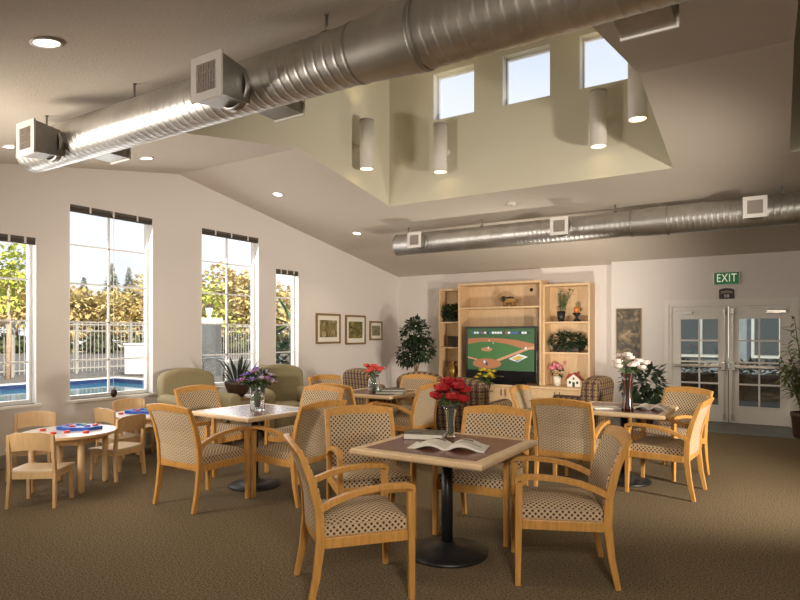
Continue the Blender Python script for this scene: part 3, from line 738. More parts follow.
# ================================================================== UPHOLSTERED CLUB CHAIRS
def make_club(m, name, hb=.98, ha=.64, w=.92):
    t = thing(name, '', 'armchair'); hw = w/2; ar = .20; sw = hw-ar
    q = MB(); q.box(-hw+.02, hw-.02, -.40, .34, .08, .30, bev=.02); q.build('base', m, t, uv=True)
    q = MB(); pts = []
    for k in range(13):
        a = PI*k/12; pts.append((-hw*.86*math.cos(a)*(.9 if False else 1), hb-.16+.16*math.sin(a)**.8))
    pts = [(-hw*.86, .28)] + pts + [(hw*.86, .28)]
    R = []
    for dy, sh in ((-.43, .93), (-.41, .985), (-.36, 1.0), (-.26, 1.0), (-.215, .985), (-.195, .93)):
        R.append([Vector((x*sh, dy - (z-.28)*.10, .28+(z-.28)*(sh if z > .3 else 1))) for x, z in pts])
    q.rings(R, None, True); q.build('backrest', m, t, uv=True)
    for s in (-1, 1):
        q = MB(); R = []
        prof = [(-.085, .10), (.085, .10), (.09, ha-.10)] + [(.10*math.cos(a), ha-.10+.10*math.sin(a)) for a in [PI*k/8 for k in range(1, 8)]] + [(-.09, ha-.10)]
        for y, k in ((-.34, .95), (-.30, 1), (.36, 1), (.40, .97), (.415, .86)):
            R.append([Vector((s*(hw-.10)+x*k, y, z if k == 1 else .10+(z-.10)*(.5+.5*k))) for x, z in prof])
        q.rings(R, None, True); q.build('armrest', m, t, uv=True)
    q = MB(); q.box(-sw+.005, sw-.005, -.22, .40, .30, .46, bev=.05, seg=3, smooth=True); q.build('seat_cushion', m, t, uv=True)
    for sx in (-1, 1):
        for sy in (-.33, .30):
            q = MB(); q.tube([(sx*(hw-.09), sy, 0), (sx*(hw-.09), sy, .085)], [.022, .03], None, 10); q.build('leg', M['bark'], t)
    return t
cl = make_club(M['olive'], 'club_chair', 1.04, .70, .90)
place(cl, True, cw(-2.80, 8.30), face(.70, -.71), 'olive upholstered armchair below the windows, left of the spiky plant', 'olive armchairs')
place(cl, False, cw(-1.80, 9.35), face(.45, -.89), 'olive upholstered armchair facing camera, right of the purple flowers', 'olive armchairs')
pc = make_club(M['plaid'], 'plaid_club_chair', .95, .62, .84)
PL = [((1.02, 8.28), (.533, .846), 'dark plaid armchair right behind the dark red flowers, turned to the television'),
      ((-.40, 10.3), (.75, .66), 'dark plaid armchair behind the coral roses, in the left back corner'),
      ((.42, 9.55), (.30, .95), 'dark plaid armchair behind oak chair, below the ficus'),
      ((2.45, 8.50), (-.80, .60), 'plaid armchair right of the bookcase, behind the pale rose table')]
for i, (c, f, lb) in enumerate(PL): place(pc, i == 0, cw(*c), face(*f), lb, 'plaid armchairs facing the television')
# side table with bowl plant
sx, sy = cw(-2.30, 8.85)
t = thing('side_table', 'small brown side table between the two olive armchairs', 'table', (sx, sy), .5)
q = MB(); q.box(-.26, .26, -.26, .26, .57, .61, bev=.006); q.build('tabletop', M['frame'], t)
for a in (-1, 1):
    for b in (-1, 1): q = MB(); q.box(a*.22-.02, a*.22+.02, b*.22-.02, b*.22+.02, 0, .57); q.build('leg', M['frame'], t)
q = MB(); q.box(-.2, .2, -.2, .2, .15, .17); q.build('shelf', M['frame'], t)
t = thing('bowl_plant', 'spiky dark plant in brown bowl on the side table by window', 'plant', (sx-.08, sy-.06, .611))
q = MB(); q.lathe([(.001, 0), (.09, 0), (.15, .06), (.19, .17), (.20, .22), (.185, .22), (.17, .17), (.001, .17)], None, 24); q.build('bowl', M['pot'], t)
q = MB(); random.seed(5)
for k in range(34):
    a = random.uniform(0, 2*PI); r = random.uniform(.25, 1); hgt = random.uniform(.18, .48); out = random.uniform(.12, .52)
    p0 = Vector((.08*math.cos(a)*r, .08*math.sin(a)*r, .17)); p1 = Vector((out*math.cos(a), out*math.sin(a), .17+hgt))
    sd = Vector((-math.sin(a), math.cos(a), 0)); pm = p0.lerp(p1, .55)+Vector((0, 0, .05)); wd = random.uniform(.014, .024)
    q.add([p0-sd*.006, p0+sd*.006, pm+sd*wd, p1, pm-sd*wd], [(0, 1, 2, 4), (4, 2, 3)])
q.build('spiky_leaves', M['spiky'], t)
# ================================================================== BOOKCASE WALL UNIT
FY = 11.33; BKY = YB-.005
t = thing('bookcase', 'tall maple bookcase wall unit around the television', 'bookcase', (0, 0, 0))
def shell(x0, x1, z0, z1, y0, nm):
    q = MB(); w = .035
    q.box(x0, x0+w, y0, BKY, z0, z1); q.box(x1-w, x1, y0, BKY, z0, z1); q.box(x0+w, x1-w, y0, BKY, z1-.045, z1); q.build(nm, M['case'], t)
    q = MB(); q.box(x0+w, x1-w, BKY-.02, BKY, z0, z1-.045); q.build('back_panel', M['case'], t)
shell(-6.20, -5.65, .52, 2.49, 11.42, 'case_frame'); shell(-5.65, -3.86, .52, 2.57, 11.26, 'case_frame'); shell(-3.86, -2.96, .52, 2.49, 11.38, 'case_frame')
def shelf(x0, x1, y0, z, th=.032): q = MB(); q.box(x0+.036, x1-.036, y0+.01, BKY-.021, z-th, z); q.build('shelf', M['case'], t)
shelf(-6.20, -5.65, 11.42, 1.78); shelf(-6.20, -5.65, 11.42, 1.24); shelf(-5.65, -3.86, 11.26, 2.07); shelf(-3.86, -2.96, 11.38, 1.76); shelf(-3.86, -2.96, 11.38, 1.17)
q = MB(); q.box(-6.22, -2.94, 11.10, BKY, .475, .518, bev=.006); q.build('counter', M['case'], t)
q = MB(); q.box(-6.20, -2.96, 11.16, BKY, .0, .474); q.build('base_cabinet', M['case'], t)
for k in range(6):
    x0 = -6.19+k*.5375; q = MB(); q.box(x0+.006, x0+.531, 11.142, 11.16, .03, .46, bev=.004); d = q.build('cabinet_door', M['case'], t)
    hx = x0+.49 if k % 2 == 0 else x0+.047
    q = MB(); q.tube([(hx, 11.142, .30), (hx, 11.115, .31), (hx, 11.115, .41), (hx, 11.142, .42)], .007); q.build('door_handle', M['black'], d)
t2 = MB(); t2.lathe([(.001, 0), (.035, 0), (.035, .01), (.001, .01)], None, 20, Matrix.Translation((-4.22, BKY-.021, 2.42)) @ Matrix.Rotation(PI/2, 4, 'X')); t2.build('cable_grommet', M['black'], t)
# television
tw, th = .775, 1.06
tv = thing('television', 'large black television showing a baseball game', 'television', (-4.67, 11.20, .519), math.radians(-3))
q = MB(); q.box(-tw, tw, -.04, .06, .05, th+.09, bev=.01); q.build('tv_body', M['tvblack'], tv)
q = MB(); q.box(-.5, .5, -.10, .14, 0, .05, bev=.008); q.build('tv_stand', M['tvblack'], tv)
SW, SZ0, SZ1 = .725, .275, 1.11
def em(name, c, s=.42): return emit('screen_'+name, c, s)
sc = {'grass': em('grass', (.045, .125, .035)), 'grass2': em('grass_dark', (.03, .085, .03)), 'dirt': em('dirt', (.30, .125, .055)), 'line': em('line', (.42, .22, .12)), 'wht': em('white', (.55, .58, .62)), 'blue': em('blue', (.05, .10, .30)), 'red': em('crimson', (.35, .07, .06)), 'ylw': em('amber', (.42, .30, .06)), 'navy': em('navy', (.02, .025, .05)), 'mound': em('mound', (.36, .16, .08))}
q = MB(); lay = [0]
def sp(u, v): return (-SW+2*SW*u, SZ1-(SZ1-SZ0)*v)
def poly(uv, c, k=1):
    y = -.0405-.0006*k; q.add([(sp(*p)[0], y, sp(*p)[1]) for p in uv], [tuple(range(len(uv)))], sc[c])
def ell(u, v, a, b, n=28): return [(u+a*math.cos(2*PI*i/n), v+b*math.sin(2*PI*i/n)) for i in range(n)]
q.box(-SW, SW, -.0405, -.040, SZ0, SZ1, sc['grass2'])
poly([(0, .24), (.25, .22), (.5, .23), (.75, .27), (1, .36), (1, .50), (.86, .48), (.62, .37), (.42, .32), (.2, .32), (0, .38)], 'dirt')
poly([(0, .38), (.2, .32), (.42, .32), (.62, .37), (.86, .48), (.48, .72), (.15, .72), (0, .68)], 'grass')
poly([(.42, .76), (.86, .47), (1, .41), (1, .46), (.88, .52), (.46, .80)], 'line', 2)
poly([(0, .68), (.16, .74), (.14, .77), (0, .72)], 'line', 2)
poly(ell(.30, .845, .22, .125), 'dirt', 3); poly(ell(.30, .50, .085, .05), 'mound', 3)
poly([(.63, .72), (.78, .60), (.91, .66), (.76, .79)], 'wht', 4); poly([(.66, .72), (.78, .635), (.87, .67), (.75, .755)], 'ylw', 5); poly([(.72, .765), (.85, .70), (.87, .69), (.75, .78)], 'blue', 6)
random.seed(3)
for k in range(22):
    u = .06+k*.04; poly([(u, .075), (u+.033, .075), (u+.033, .125), (u, .125)], random.choice(['wht', 'blue', 'red', 'navy', 'wht', 'blue']), 4)
for u, v, s in ((.325, .44, .018), (.265, .77, .022), (.30, .82, .024), (.34, .27, .012), (.88, .43, .02), (.40, .33, .010)):
    poly([(u-s*.5, v), (u+s*.5, v), (u+s*.7, v+s*1.4), (u+s*.4, v+s*3), (u-s*.4, v+s*3), (u-s*.7, v+s*1.4)], 'wht' if s < .024 else 'navy', 5); poly(ell(u, v-s*.4, s*.4, s*.7, 10), 'dirt' if s < .024 else 'blue', 6)
q.build('screen', None, tv, fix=False)
q = MB(); q.box(-.08, .08, -.0425, -.0405, .15, .165); q.build('badge', M['chrome'], tv)
# ================================================================== FLOWERS, VASES, BOOKS
def petals_rose(q, c, r, mt, rnd):
    for ring, (n, tilt, sc_) in enumerate(((3, .10, .75), (5, .32, .95), (6, .70, 1.0))):
        for k in range(n):
            a = 2*PI*k/n + ring*.5 + rnd.uniform(-.2, .2); d = Vector((math.cos(a), math.sin(a), 0)); sd = Vector((-d.y, d.x, 0))
            base = c + d*r*.12; upv = Vector((0, 0, 1)); tip = base + (d*math.sin(tilt)+upv*math.cos(tilt))*r*1.15*sc_; mdl = base + (d*math.sin(tilt+.35)+upv*math.cos(tilt+.35))*r*.75*sc_
            w = r*.52*sc_; lip = tip + d*r*.16
            q.add([base-sd*w*.3, base+sd*w*.3, mdl+sd*w, mdl-sd*w, mdl+d*r*.1, tip+sd*w*.75, tip-sd*w*.75, lip], [(0, 1, 2, 4, 3), (3, 4, 7, 6), (4, 2, 5, 7)], mt)
def petals_daisy(q, c, r, mt, rnd):
    for ring, (n, el, s) in enumerate(((9, .25, 1), (7, .8, .75))):
        for k in range(n):
            a = 2*PI*k/n+rnd.uniform(-.2, .2); q.leaf(c, (math.cos(a)*math.cos(el), math.sin(a)*math.cos(el), math.sin(el)), (0, 0, 1), r*s*1.15, r*.26, mt)
    q.ball(c+Vector((0, 0, r*.12)), r*.2, M['yellow'], 8, 5)
def bouquet(base, mouth, heads, name, label, cat, grp, kind, rnd):
    for (dx, dy, dz, r, mk) in heads:
        t = thing(name, label, cat, base, 0, grp)
        top = Vector((dx, dy, dz)); low = Vector((dx*.12, dy*.12, .02)); mo = Vector((dx*.28, dy*.28, mouth))
        q = MB(); q.tube([low, mo, mo.lerp(top, .6)+Vector((0, 0, .01)), top], .0035, None, 5); q.build('stem', M['stem'], t)
        q = MB(); (petals_rose if kind == 'rose' else petals_daisy)(q, top, r, M[mk], rnd)
        if kind == 'rose': q.ball(top+Vector((0, 0, r*.45)), (r*.4, r*.4, r*.5), M[mk], 10, 6)
        if kind == 'rose': o = q.build('bloom', M[mk], t)
        else:
            o = q.build('bloom', M[mk], t)
        q = MB()
        for k in range(3):
            a = rnd.uniform(0, 2*PI); p = mo.lerp(top, rnd.uniform(.25, .8)); q.leaf(p, (math.cos(a), math.sin(a), rnd.uniform(-.2, .5)), (0, 0, 1), r*1.5, r*.42)
        q.build('leaves', M['leaf2'], t)
TZ = .7625
def glassvase(loc, prof, water, m, label, mw=None):
    t = thing('glass_vase', label, 'vase', loc)
    inner = [(max(.004, r-.004), z) for r, z in prof]; inner[0] = (inner[0][0], prof[0][1]+.008)
    q = MB(); q.lathe([(.001, prof[0][1])]+prof+inner[::-1]+[(.001, prof[0][1]+.008)], None, 28); q.build('vase_body', m, t)
    if water:
        ip = [(r-.001, z) for r, z in inner if z <= water]
        q = MB(); q.lathe([(.001, .009)]+ip+[(.001, ip[-1][1])], None, 24); q.build('water', mw or m, t)
R1 = random.Random(21)
vp = at(450.5, 436.5, TZ); VB = (vp.x, vp.y, TZ)
glassvase(VB, [(.036, 0), (.032, .03), (.030, .08), (.034, .15), (.046, .20), (.060, .232)], .09, M['clear'], 'flared clear glass vase holding dark red flowers on front table', M['amber'])
hd = []
for k, (a, b, z, r) in enumerate(((-.10, .02, .275, .062), (-.07, -.05, .335, .064), (-.02, .04, .38, .062), (.05, -.03, .345, .064), (.105, .03, .315, .062), (.015, -.07, .275, .064), (.085, -.06, .26, .058), (-.05, .06, .31, .058), (.06, .08, .375, .056))):
    w = cw(a, b); hd.append((w[0], w[1], z, r, 'red'))
bouquet(VB, .23, hd, 'lily_stem', 'dark red bloom on green stem in glass vase on front table', 'flower', 'dark red flowers on the front table', 'rose', R1)
vp = at(257, 417-4.5, TZ); vp = Vector((*cw((257.5-400)/FP*6.05, 6.05), TZ)); VB = tuple(vp)
glassvase(VB, [(.072, 0), (.074, .01), (.072, .12), (.077, .235)], .10, M['clear'], 'straight clear glass vase holding purple flowers on middle left table')
hd = []
for k in range(17):
    a = R1.uniform(0, 2*PI); r = .19*math.sqrt((k+.5)/17); hh = .42 - r*.75 + R1.uniform(-.02, .03)
    hd.append((r*math.cos(a*1+k*2.4), r*math.sin(a*1+k*2.4), hh, .058, ['violet', 'mauve', 'lilac', 'violet', 'lilac'][k % 5]))
bouquet(VB, .235, hd, 'aster_stem', 'purple daisy like bloom in glass vase on middle left table', 'flower', 'purple flowers on the middle left table', 'daisy', R1)
t = thing('greenery_sprig', 'dark leafy filler among the purple flowers on middle left table', 'flower', VB)
q = MB(); q.foliage((0, 0, .31), (.16, .16, .07), 120, .07, .018, None, 0, R1); q.tube([(0, 0, .02), (0, 0, .31)], .004); q.build('leaf_mass', M['leaf'], t)
# right table dark vase
vp = Vector((*cw((627.5-400)/FP*6.02, 6.02), TZ)); VB = tuple(vp)
t = thing('dark_vase', 'tall dark flared vase with copper streak holding pale roses', 'vase', VB)
pr = [(.058, 0), (.056, .03), (.042, .13), (.039, .19), (.050, .29), (.068, .375)]
q = MB(); q.lathe([(.001, 0)]+pr+[(r-.005, z) for r, z in pr[::-1][:-1]]+[(.001, .03)], None, 28); q.build('vase_body', M['darkvase'], t)
q = MB(); a0 = math.atan2(-vp.y, -vp.x)+.25
for (r, z), (r2, z2) in zip(pr, pr[1:]):
    for k, w in ((-.80, .09), (.30, .05)): q.add([((r+.001)*math.cos(a0+k+s*w), (r+.001)*math.sin(a0+k+s*w), z) for s in (-1, 1)]+[((r2+.001)*math.cos(a0+k+s*w), (r2+.001)*math.sin(a0+k+s*w), z2) for s in (1, -1)], [(0, 1, 2, 3)])
q.build('copper_streak', M['copper'], t)
hd = []
for a, b, z, r in ((-.10, 0, .46, .052), (-.06, .05, .52, .05), (-.02, -.04, .53, .052), (.04, .04, .50, .05), (.06, -.04, .44, .05), (.12, .02, .47, .048), (.18, 0, .45, .05), (.12, -.06, .41, .045), (-.11, -.04, .42, .048), (.02, -.06, .43, .046)):
    w = cw(a, b); hd.append((w[0], w[1], z, r, 'blush'))
bouquet(VB, .375, hd, 'pale_rose', 'pale pink rose in tall dark vase on right table', 'flower', 'pale roses on the right table', 'rose', R1)
# back table vase
vp = Vector((*cw((374-400)/FP*7.85, 7.85), TZ)); VB = tuple(vp)
glassvase(VB, [(.050, 0), (.075, .03), (.085, .09), (.070, .16), (.058, .20), (.072, .225)], .10, M['clear'], 'round bellied clear glass vase holding coral roses on back table')
hd = []
for a, b, z, r in ((-.10, 0, .33, .045), (-.06, .05, .30, .044), (-.03, -.04, .28, .046), (.03, .04, .30, .045), (.07, -.03, .27, .045), (.10, .03, .29, .042), (.0, -.06, .33, .044), (-.07, -.05, .26, .042)):
    w = cw(a, b); hd.append((w[0], w[1], z, r, 'coral'))
bouquet(VB, .22, hd, 'coral_rose', 'coral red rose in bellied glass vase on back table', 'flower', 'coral roses on the back table', 'rose', R1)
def book(loc, rz, w, d, h, label, cover, grp=None):
    t = thing('book', label, 'book', loc, rz, grp)
    q = MB(); q.box(-w/2, w/2, -d/2, d/2, 0, .003); q.box(-w/2, w/2, -d/2, d/2, h-.003, h); q.box(-w/2, -w/2+.004, -d/2, d/2, .003, h-.003); q.build('cover', cover, t)
    q = MB(); q.box(-w/2+.0045, w/2-.0015, -d/2+.0015, d/2-.0015, .0035, h-.0035); q.build('pages', M['paper'], t)
def open_mag(loc, rz, w, d, label, curl=.03, pics=True):
    t = thing('open_magazine', label, 'magazine', loc, rz)
    for s in (-1, 1):
        q = MB(); R = []; n = 10
        for i in range(n+1):
            u = i/n; x = s*(u*w+.0005); z = .006+curl*math.sin(PI*min(1, u*1.15))*(1-.45*u)+(.004 if s > 0 else 0)
            zl = max(.0005, z-.012-.010*(1-u))
            if i == 0: z = .008; zl = .0005
            R.append([Vector((x, -d/2, z)), Vector((x, d/2, z)), Vector((x, d/2, zl)), Vector((x, -d/2, zl))])
        q.rings(R, None, False); q.build('pages', M['paper'], t)
        if pics:
            q = MB()
            def zz(u): return .0068+curl*math.sin(PI*min(1, u*1.15))*(1-.45*u)+(.004 if s > 0 else 0)
            for (u0, u1, v0, v1) in (((.15, .9, .25, .44),) if s < 0 else ((.12, .88, -.05, .02), (.3, .6, .2, .4))):
                st = 8
                for k in range(st):
                    ua, ub = u0+(u1-u0)*k/st, u0+(u1-u0)*(k+1)/st
                    q.add([(s*ua*w, v0*d, zz(ua)), (s*ub*w, v0*d, zz(ub)), (s*ub*w, v1*d, zz(ub)), (s*ua*w, v1*d, zz(ua))], [(0, 1, 2, 3)])
            q.build('printed_picture', M['ink'] if s < 0 else M['stripe'], t)
p = at(425, 437.5, TZ); book((p.x, p.y, TZ), YAW-.22, .29, .21, .042, 'closed thick book with dark cover on front table', M['cover'])
p = at(449, 447.5, TZ); open_mag((p.x, p.y, TZ), YAW-.30, .26, .23, 'open magazine with curled page on front table', .045)
p = Vector((*cw((651-400)/FP*6.12, 6.12), TZ)); open_mag((p.x, p.y, TZ), YAW-.55, .17, .20, 'open white magazine right of the dark vase', .05, False)
p = Vector((*cw((606-400)/FP*6.18, 6.18), TZ)); book((p.x, p.y, TZ), YAW-.1, .26, .20, .014, 'thin white magazine left of the dark vase', M['paper'])
pb = Vector((*cw((391-400)/FP*7.72, 7.72), TZ))
book((pb.x, pb.y, TZ), YAW-.15, .36, .26, .030, 'green covered book at bottom of stack on back table', M['green'], 'books stacked on the back table')
book((pb.x+.02, pb.y+.03, TZ+.0305), YAW-.05, .30, .23, .026, 'dark covered book on top of stack on back table', M['cover'], 'books stacked on the back table')
# ================================================================== SHELF ORNAMENTS
def ivy(loc, r, label, n=300, boxc='pot'):
    t = thing('ivy_plant', label, 'plant', loc, 0, 'ivy plants on the shelves')
    q = MB(); q.box(-r[0]*.6, r[0]*.6, -.07, .07, 0, .13, bev=.01); q.build('planter', M[boxc], t)
    q = MB(); q.foliage((0, -.03, .20), r, n, .085, .034, None, .3); q.build('leaves', M['leaf'], t)
ivy((-5.93, 11.55, 1.781), (.24, .15, .17), 'dark ivy plant trailing on the left bookcase shelf')
ivy((-3.42, 11.56, 1.171), (.36, .16, .17), 'bushy dark ivy on the middle right bookcase shelf', 430)
o = MB(); o.box(-.14, .14, -.09, .09, 0, .21, bev=.006)
t = thing('storage_box', 'dark wooden box on left bookcase shelf below the ivy', 'box', (-5.87, 11.56, 1.241)); o.build('box_body', M['terra'], t)
q = MB(); q.box(-.146, .146, -.096, .096, .17, .235, bev=.006); q.build('box_lid', M['pot'], t)
t = thing('brass_urn', 'gold brown urn on the counter at left of the television', 'vase', (-5.88, 11.45, .519))
q = MB(); q.lathe([(.001, 0), (.07, 0), (.05, .03), (.09, .10), (.12, .20), (.10, .29), (.055, .34), (.06, .38), (.10, .42), (.09, .42), (.05, .37), (.001, .36)], None, 24); q.build('urn_body', M['brass'], t)
q = MB()
for s in (-1, 1): q.tube([(s*.10, 0, .29), (s*.15, 0, .33), (s*.14, 0, .40), (s*.085, 0, .41)], .01)
q.build('urn_handle', M['pot'], t)
# animal figurine
t = thing('elephant_figurine', 'small gold and black elephant figurine on top shelf above television', 'figurine', (-4.60, 11.50, 2.071)); t.scale = (.95, .95, .78)
q = MB(); q.ball((0, 0, .17), (.15, .085, .09), None, 16, 10); q.ball((-.15, 0, .21), (.075, .065, .075), None, 12, 8)
for x in (-.09, .09):
    for y in (-.045, .045): q.tube([(x, y, 0), (x, y, .15)], [.032, .036], None, 10)
q.build('body', M['ochre'], t)
q = MB(); q.tube([(-.20, 0, .20), (-.25, 0, .22), (-.26, 0, .28), (-.22, 0, .34), (-.14, 0, .37)], [.03, .026, .022, .018, .012], None, 10); q.build('trunk', M['ochre'], t)
q = MB()
for s in (-1, 1): q.ball((-.11, s*.075, .215), (.05, .014, .06), None, 10, 6)
q.tube([(.145, 0, .19), (.18, 0, .15), (.185, 0, .09)], .007, None, 6); q.ball((.02, 0, .235), (.085, .087, .035), None, 12, 6)
q.build('saddle_and_ears', M['black'], t)
# right unit, top shelf
t = thing('twig_vase', 'dark vase with tall leafy twigs on top right bookcase shelf', 'vase', (-3.55, 11.53, 1.761))
q = MB(); q.lathe([(.001, 0), (.05, 0), (.07, .08), (.085, .20), (.075, .20), (.06, .08), (.001, .03)], None, 20); q.build('vase_body', M['black'], t)
q = MB(); R2 = random.Random(8)
for k in range(15):
    a = R2.uniform(0, 2*PI); o_ = R2.uniform(.05, .27); top = Vector((o_*math.cos(a), .35*o_*math.sin(a), R2.uniform(.45, .62)))
    q.tube([(0, 0, .05), top*.55+Vector((0, 0, .06)), top], .004, None, 5)
    for j in range(9): 
        p = Vector((0, 0, .1)).lerp(top, R2.uniform(.35, 1)); q.leaf(p, (R2.uniform(-1, 1), R2.uniform(-1, 1), R2.uniform(-.3, .8)), (0, 0, 1), .075, .02)
q.build('twigs', M['twig'], t)
t = thing('candle_holder', 'amber candle on black turned holder beside the twig vase', 'candle', (-3.24, 11.50, 1.761))
q = MB(); q.lathe([(.001, 0), (.075, 0), (.07, .02), (.025, .07), (.03, .10), (.08, .15), (.08, .165), (.001, .165)], None, 20); q.build('holder', M['black'], t)
q = MB(); q.lathe([(.001, .166), (.055, .166), (.055, .27), (.001, .275)], None, 20); q.build('candle', M['candle'], t)
t = thing('pink_flower_pot', 'small pot of pink flowers on lower right bookcase shelf', 'plant', (-3.62, 11.50, .519))
q = MB(); q.lathe([(.001, 0), (.06, 0), (.085, .18), (.075, .18), (.001, .15)], None, 18); q.build('pot', M['mat_board'], t)
q = MB()
for k in range(14):
    a = R2.uniform(0, 2*PI); r = R2.uniform(.02, .16); q.ball((r*math.cos(a), r*.6*math.sin(a), .38+R2.uniform(-.06, .06)), R2.uniform(.03, .045), None, 8, 5)
q.build('blossoms', M['pink'], t)
q = MB(); q.foliage((0, 0, .25), (.12, .09, .09), 70, .07, .02, None, 0, R2); q.build('leaves', M['leaf'], t)
t = thing('model_cottage', 'little white model cottage with red roof on lower right shelf', 'ornament', (-3.26, 11.42, .519))
q = MB(); q.prism([(-.16, 0), (.16, 0), (.16, .17), (0, .30), (-.16, .17)], 'y', -.08, .08); q.build('cottage_walls', M['mat_board'], t)
q = MB()
for s in (-1, 1): q.prism([(s*.20, .15), (s*.20, .17), (0, .33), (0, .305)], 'y', -.10, .10)
q.prism([(-.2, .17), (-.14, .30), (-.04, .30)], 'y', -.05, .05); q.box(.07, .11, -.03, .01, .22, .36); q.build('cottage_roof', M['roof'], t)
for x0, x1, z0, z1 in ((-.115, -.065, .07, .13), (.065, .115, .07, .13), (-.02, .02, .17, .22)): q = MB(); q.box(x0, x1, -.084, -.0805, z0, z1); q.build('cottage_window', M['leaf'], t)
q = MB(); q.box(-.03, .03, -.084, -.0805, .0, .11); q.build('cottage_door', M['leaf'], t); t.scale = (.78, .78, .80)
t = thing('yellow_flower_pot', 'pot of yellow flowers on the counter before the television', 'plant', (-4.88, 10.92, 0))
# stands on a small pedestal table in front of the television
q = MB(); q.lathe([(.001, 0), (.14, 0), (.14, .02), (.03, .04), (.03, .36), (.15, .38), (.15, .40), (.001, .40)], None, 20); q.build('stand', M['frame'], t)
q = MB(); q.lathe([(.001, .401), (.09, .401), (.12, .56), (.11, .56), (.001, .53)], None, 18); q.build('pot', M['terra'], t)
q = MB()
for k in range(16):
    a = R2.uniform(0, 2*PI); r = R2.uniform(.03, .22); petals_daisy(q, Vector((r*math.cos(a), r*math.sin(a), .74+R2.uniform(-.07, .08)-r*.2)), .075, M['yellow'], R2)
q.build('blossoms', M['yellow'], t)
q = MB(); q.foliage((0, 0, .63), (.16, .16, .09), 90, .08, .02, None, 0, R2); q.build('leaves', M['leaf2'], t)
# ================================================================== FLOOR PLANTS
def pot_prof(r, h): return [(.001, 0), (r*.72, 0), (r*.95, h*.6), (r, h*.9), (r*1.06, h), (r*.95, h), (r*.9, h*.88), (.001, h*.86)]
x, y = cw(.33, 12.5)
t = thing('ficus_tree', 'leafy ficus tree in corner left of the bookcase', 'plant', (x, y))
q = MB(); q.lathe(pot_prof(.19, .34), None, 24); q.build('pot', M['pot'], t)
q = MB()
for dx, dy in ((0, 0), (.05, .03), (-.04, .03)): q.tube([(dx, dy, .28), (dx*.3+.02, -dy, .7), (dx*2.2, dy, 1.1), (dx*4, dy*3, 1.55)], [.022, .018, .014, .006], None, 8)
q.build('trunk', M['bark'], t)
q = MB(); R3 = random.Random(33)
for c, r, n in (((0, 0, 1.50), (.30, .28, .33), 520), ((-.14, 0, 1.12), (.26, .25, .24), 300), ((.14, .02, 1.22), (.28, .25, .26), 340), ((-.22, -.05, .95), (.16, .16, .14), 90), ((.02, 0, 1.72), (.18, .18, .13), 120)): q.foliage(c, r, n, .10, .032, None, .35, R3)
q.build('leaves', M['leaf'], t)
x, y = cw(4.15, 10.15)
t = thing('bushy_plant', 'dark bushy potted plant left of the doors behind pale roses', 'plant', (x, y))
q = MB(); q.lathe(pot_prof(.18, .34), None, 24); q.build('pot', M['pot'], t)
q = MB(); q.foliage((0, 0, .68), (.34, .30, .33), 260, .17, .045, None, .25, R3); q.build('leaves', M['leaf'], t)
x, y = cw(5.93, 8.72)
t = thing('bamboo_palm', 'tall bamboo palm with narrow leaves at right edge by doors', 'plant', (x, y))
q = MB(); q.lathe([(.001, 0), (.15, 0), (.17, .05), (.19, .30), (.205, .33), (.205, .38), (.18, .38), (.17, .33), (.001, .32)], None, 24); q.build('pot', M['terra'], t)
q = MB(); ll = MB()
for k in range(15):
    a = 2*PI*k/15+R3.uniform(-.2, .2); o_ = R3.uniform(.12, .42); hh = R3.uniform(.8, 1.75); top = Vector((o_*math.cos(a), o_*math.sin(a), hh))
    q.tube([(.04*math.cos(a), .04*math.sin(a), .30), top*.5+Vector((0, 0, .25)), top], [.011, .009, .004], None, 6)
    for j in range(46):
        p = Vector((.04*math.cos(a), .04*math.sin(a), .30)).lerp(top, R3.uniform(.35, 1.03)); b = R3.uniform(0, 2*PI)
        ll.leaf(p, (math.cos(b), math.sin(b), R3.uniform(-.8, .45)), (0, 0, 1), R3.uniform(.15, .27), .018)
q.build('canes', M['bark'], t); ll.build('leaves', M['palm'], t)
# ================================================================== PICTURES
def picture(y0, y1, z0, z1, m, label):
    t = thing('framed_picture', label, 'picture', (XL, (y0+y1)/2, (z0+z1)/2), 0, 'framed pictures on the left wall'); a, b = (y1-y0)/2, (z1-z0)/2; f = .04; mb = min(a, b)*.30
    q = MB()
    for yy0, yy1, zz0, zz1 in ((-a, -a+f, -b, b), (a-f, a, -b, b), (-a+f, a-f, -b, -b+f), (-a+f, a-f, b-f, b)): q.box(0, .03, yy0, yy1, zz0, zz1)
    q.build('frame', M['frame'], t)
    q = MB(); q.box(0.001, .015, -a+f, a-f, -b+f, b-f); q.build('mat_board', M['mat_board'], t)
    q = MB(); q.box(.0151, .017, -a+f+mb*.75, a-f-mb*.75, -b+f+mb, b-f-mb); q.build('painting', m, t)
picture(8.80, 9.55, 1.33, 1.92, M['art1'], 'framed picture of pale woodland, leftmost of the three')
picture(9.72, 10.42, 1.30, 1.91, M['art2'], 'framed picture of dark foliage, middle of the three')
picture(10.58, 11.06, 1.38, 1.80, M['art3'], 'smallest framed picture, nearest the corner')
t = thing('wall_panel', 'tall narrow dark gilt wall panel left of the doors', 'picture', (-2.31, YD, 1.44))
q = MB(); q.box(-.22, .22, -.03, 0, -.55, .55); q.build('panel_edge', M['frame'], t)
q = MB(); q.box(-.205, .205, -.033, -.0302, -.535, .535); q.build('panel_painting', M['art4'], t)
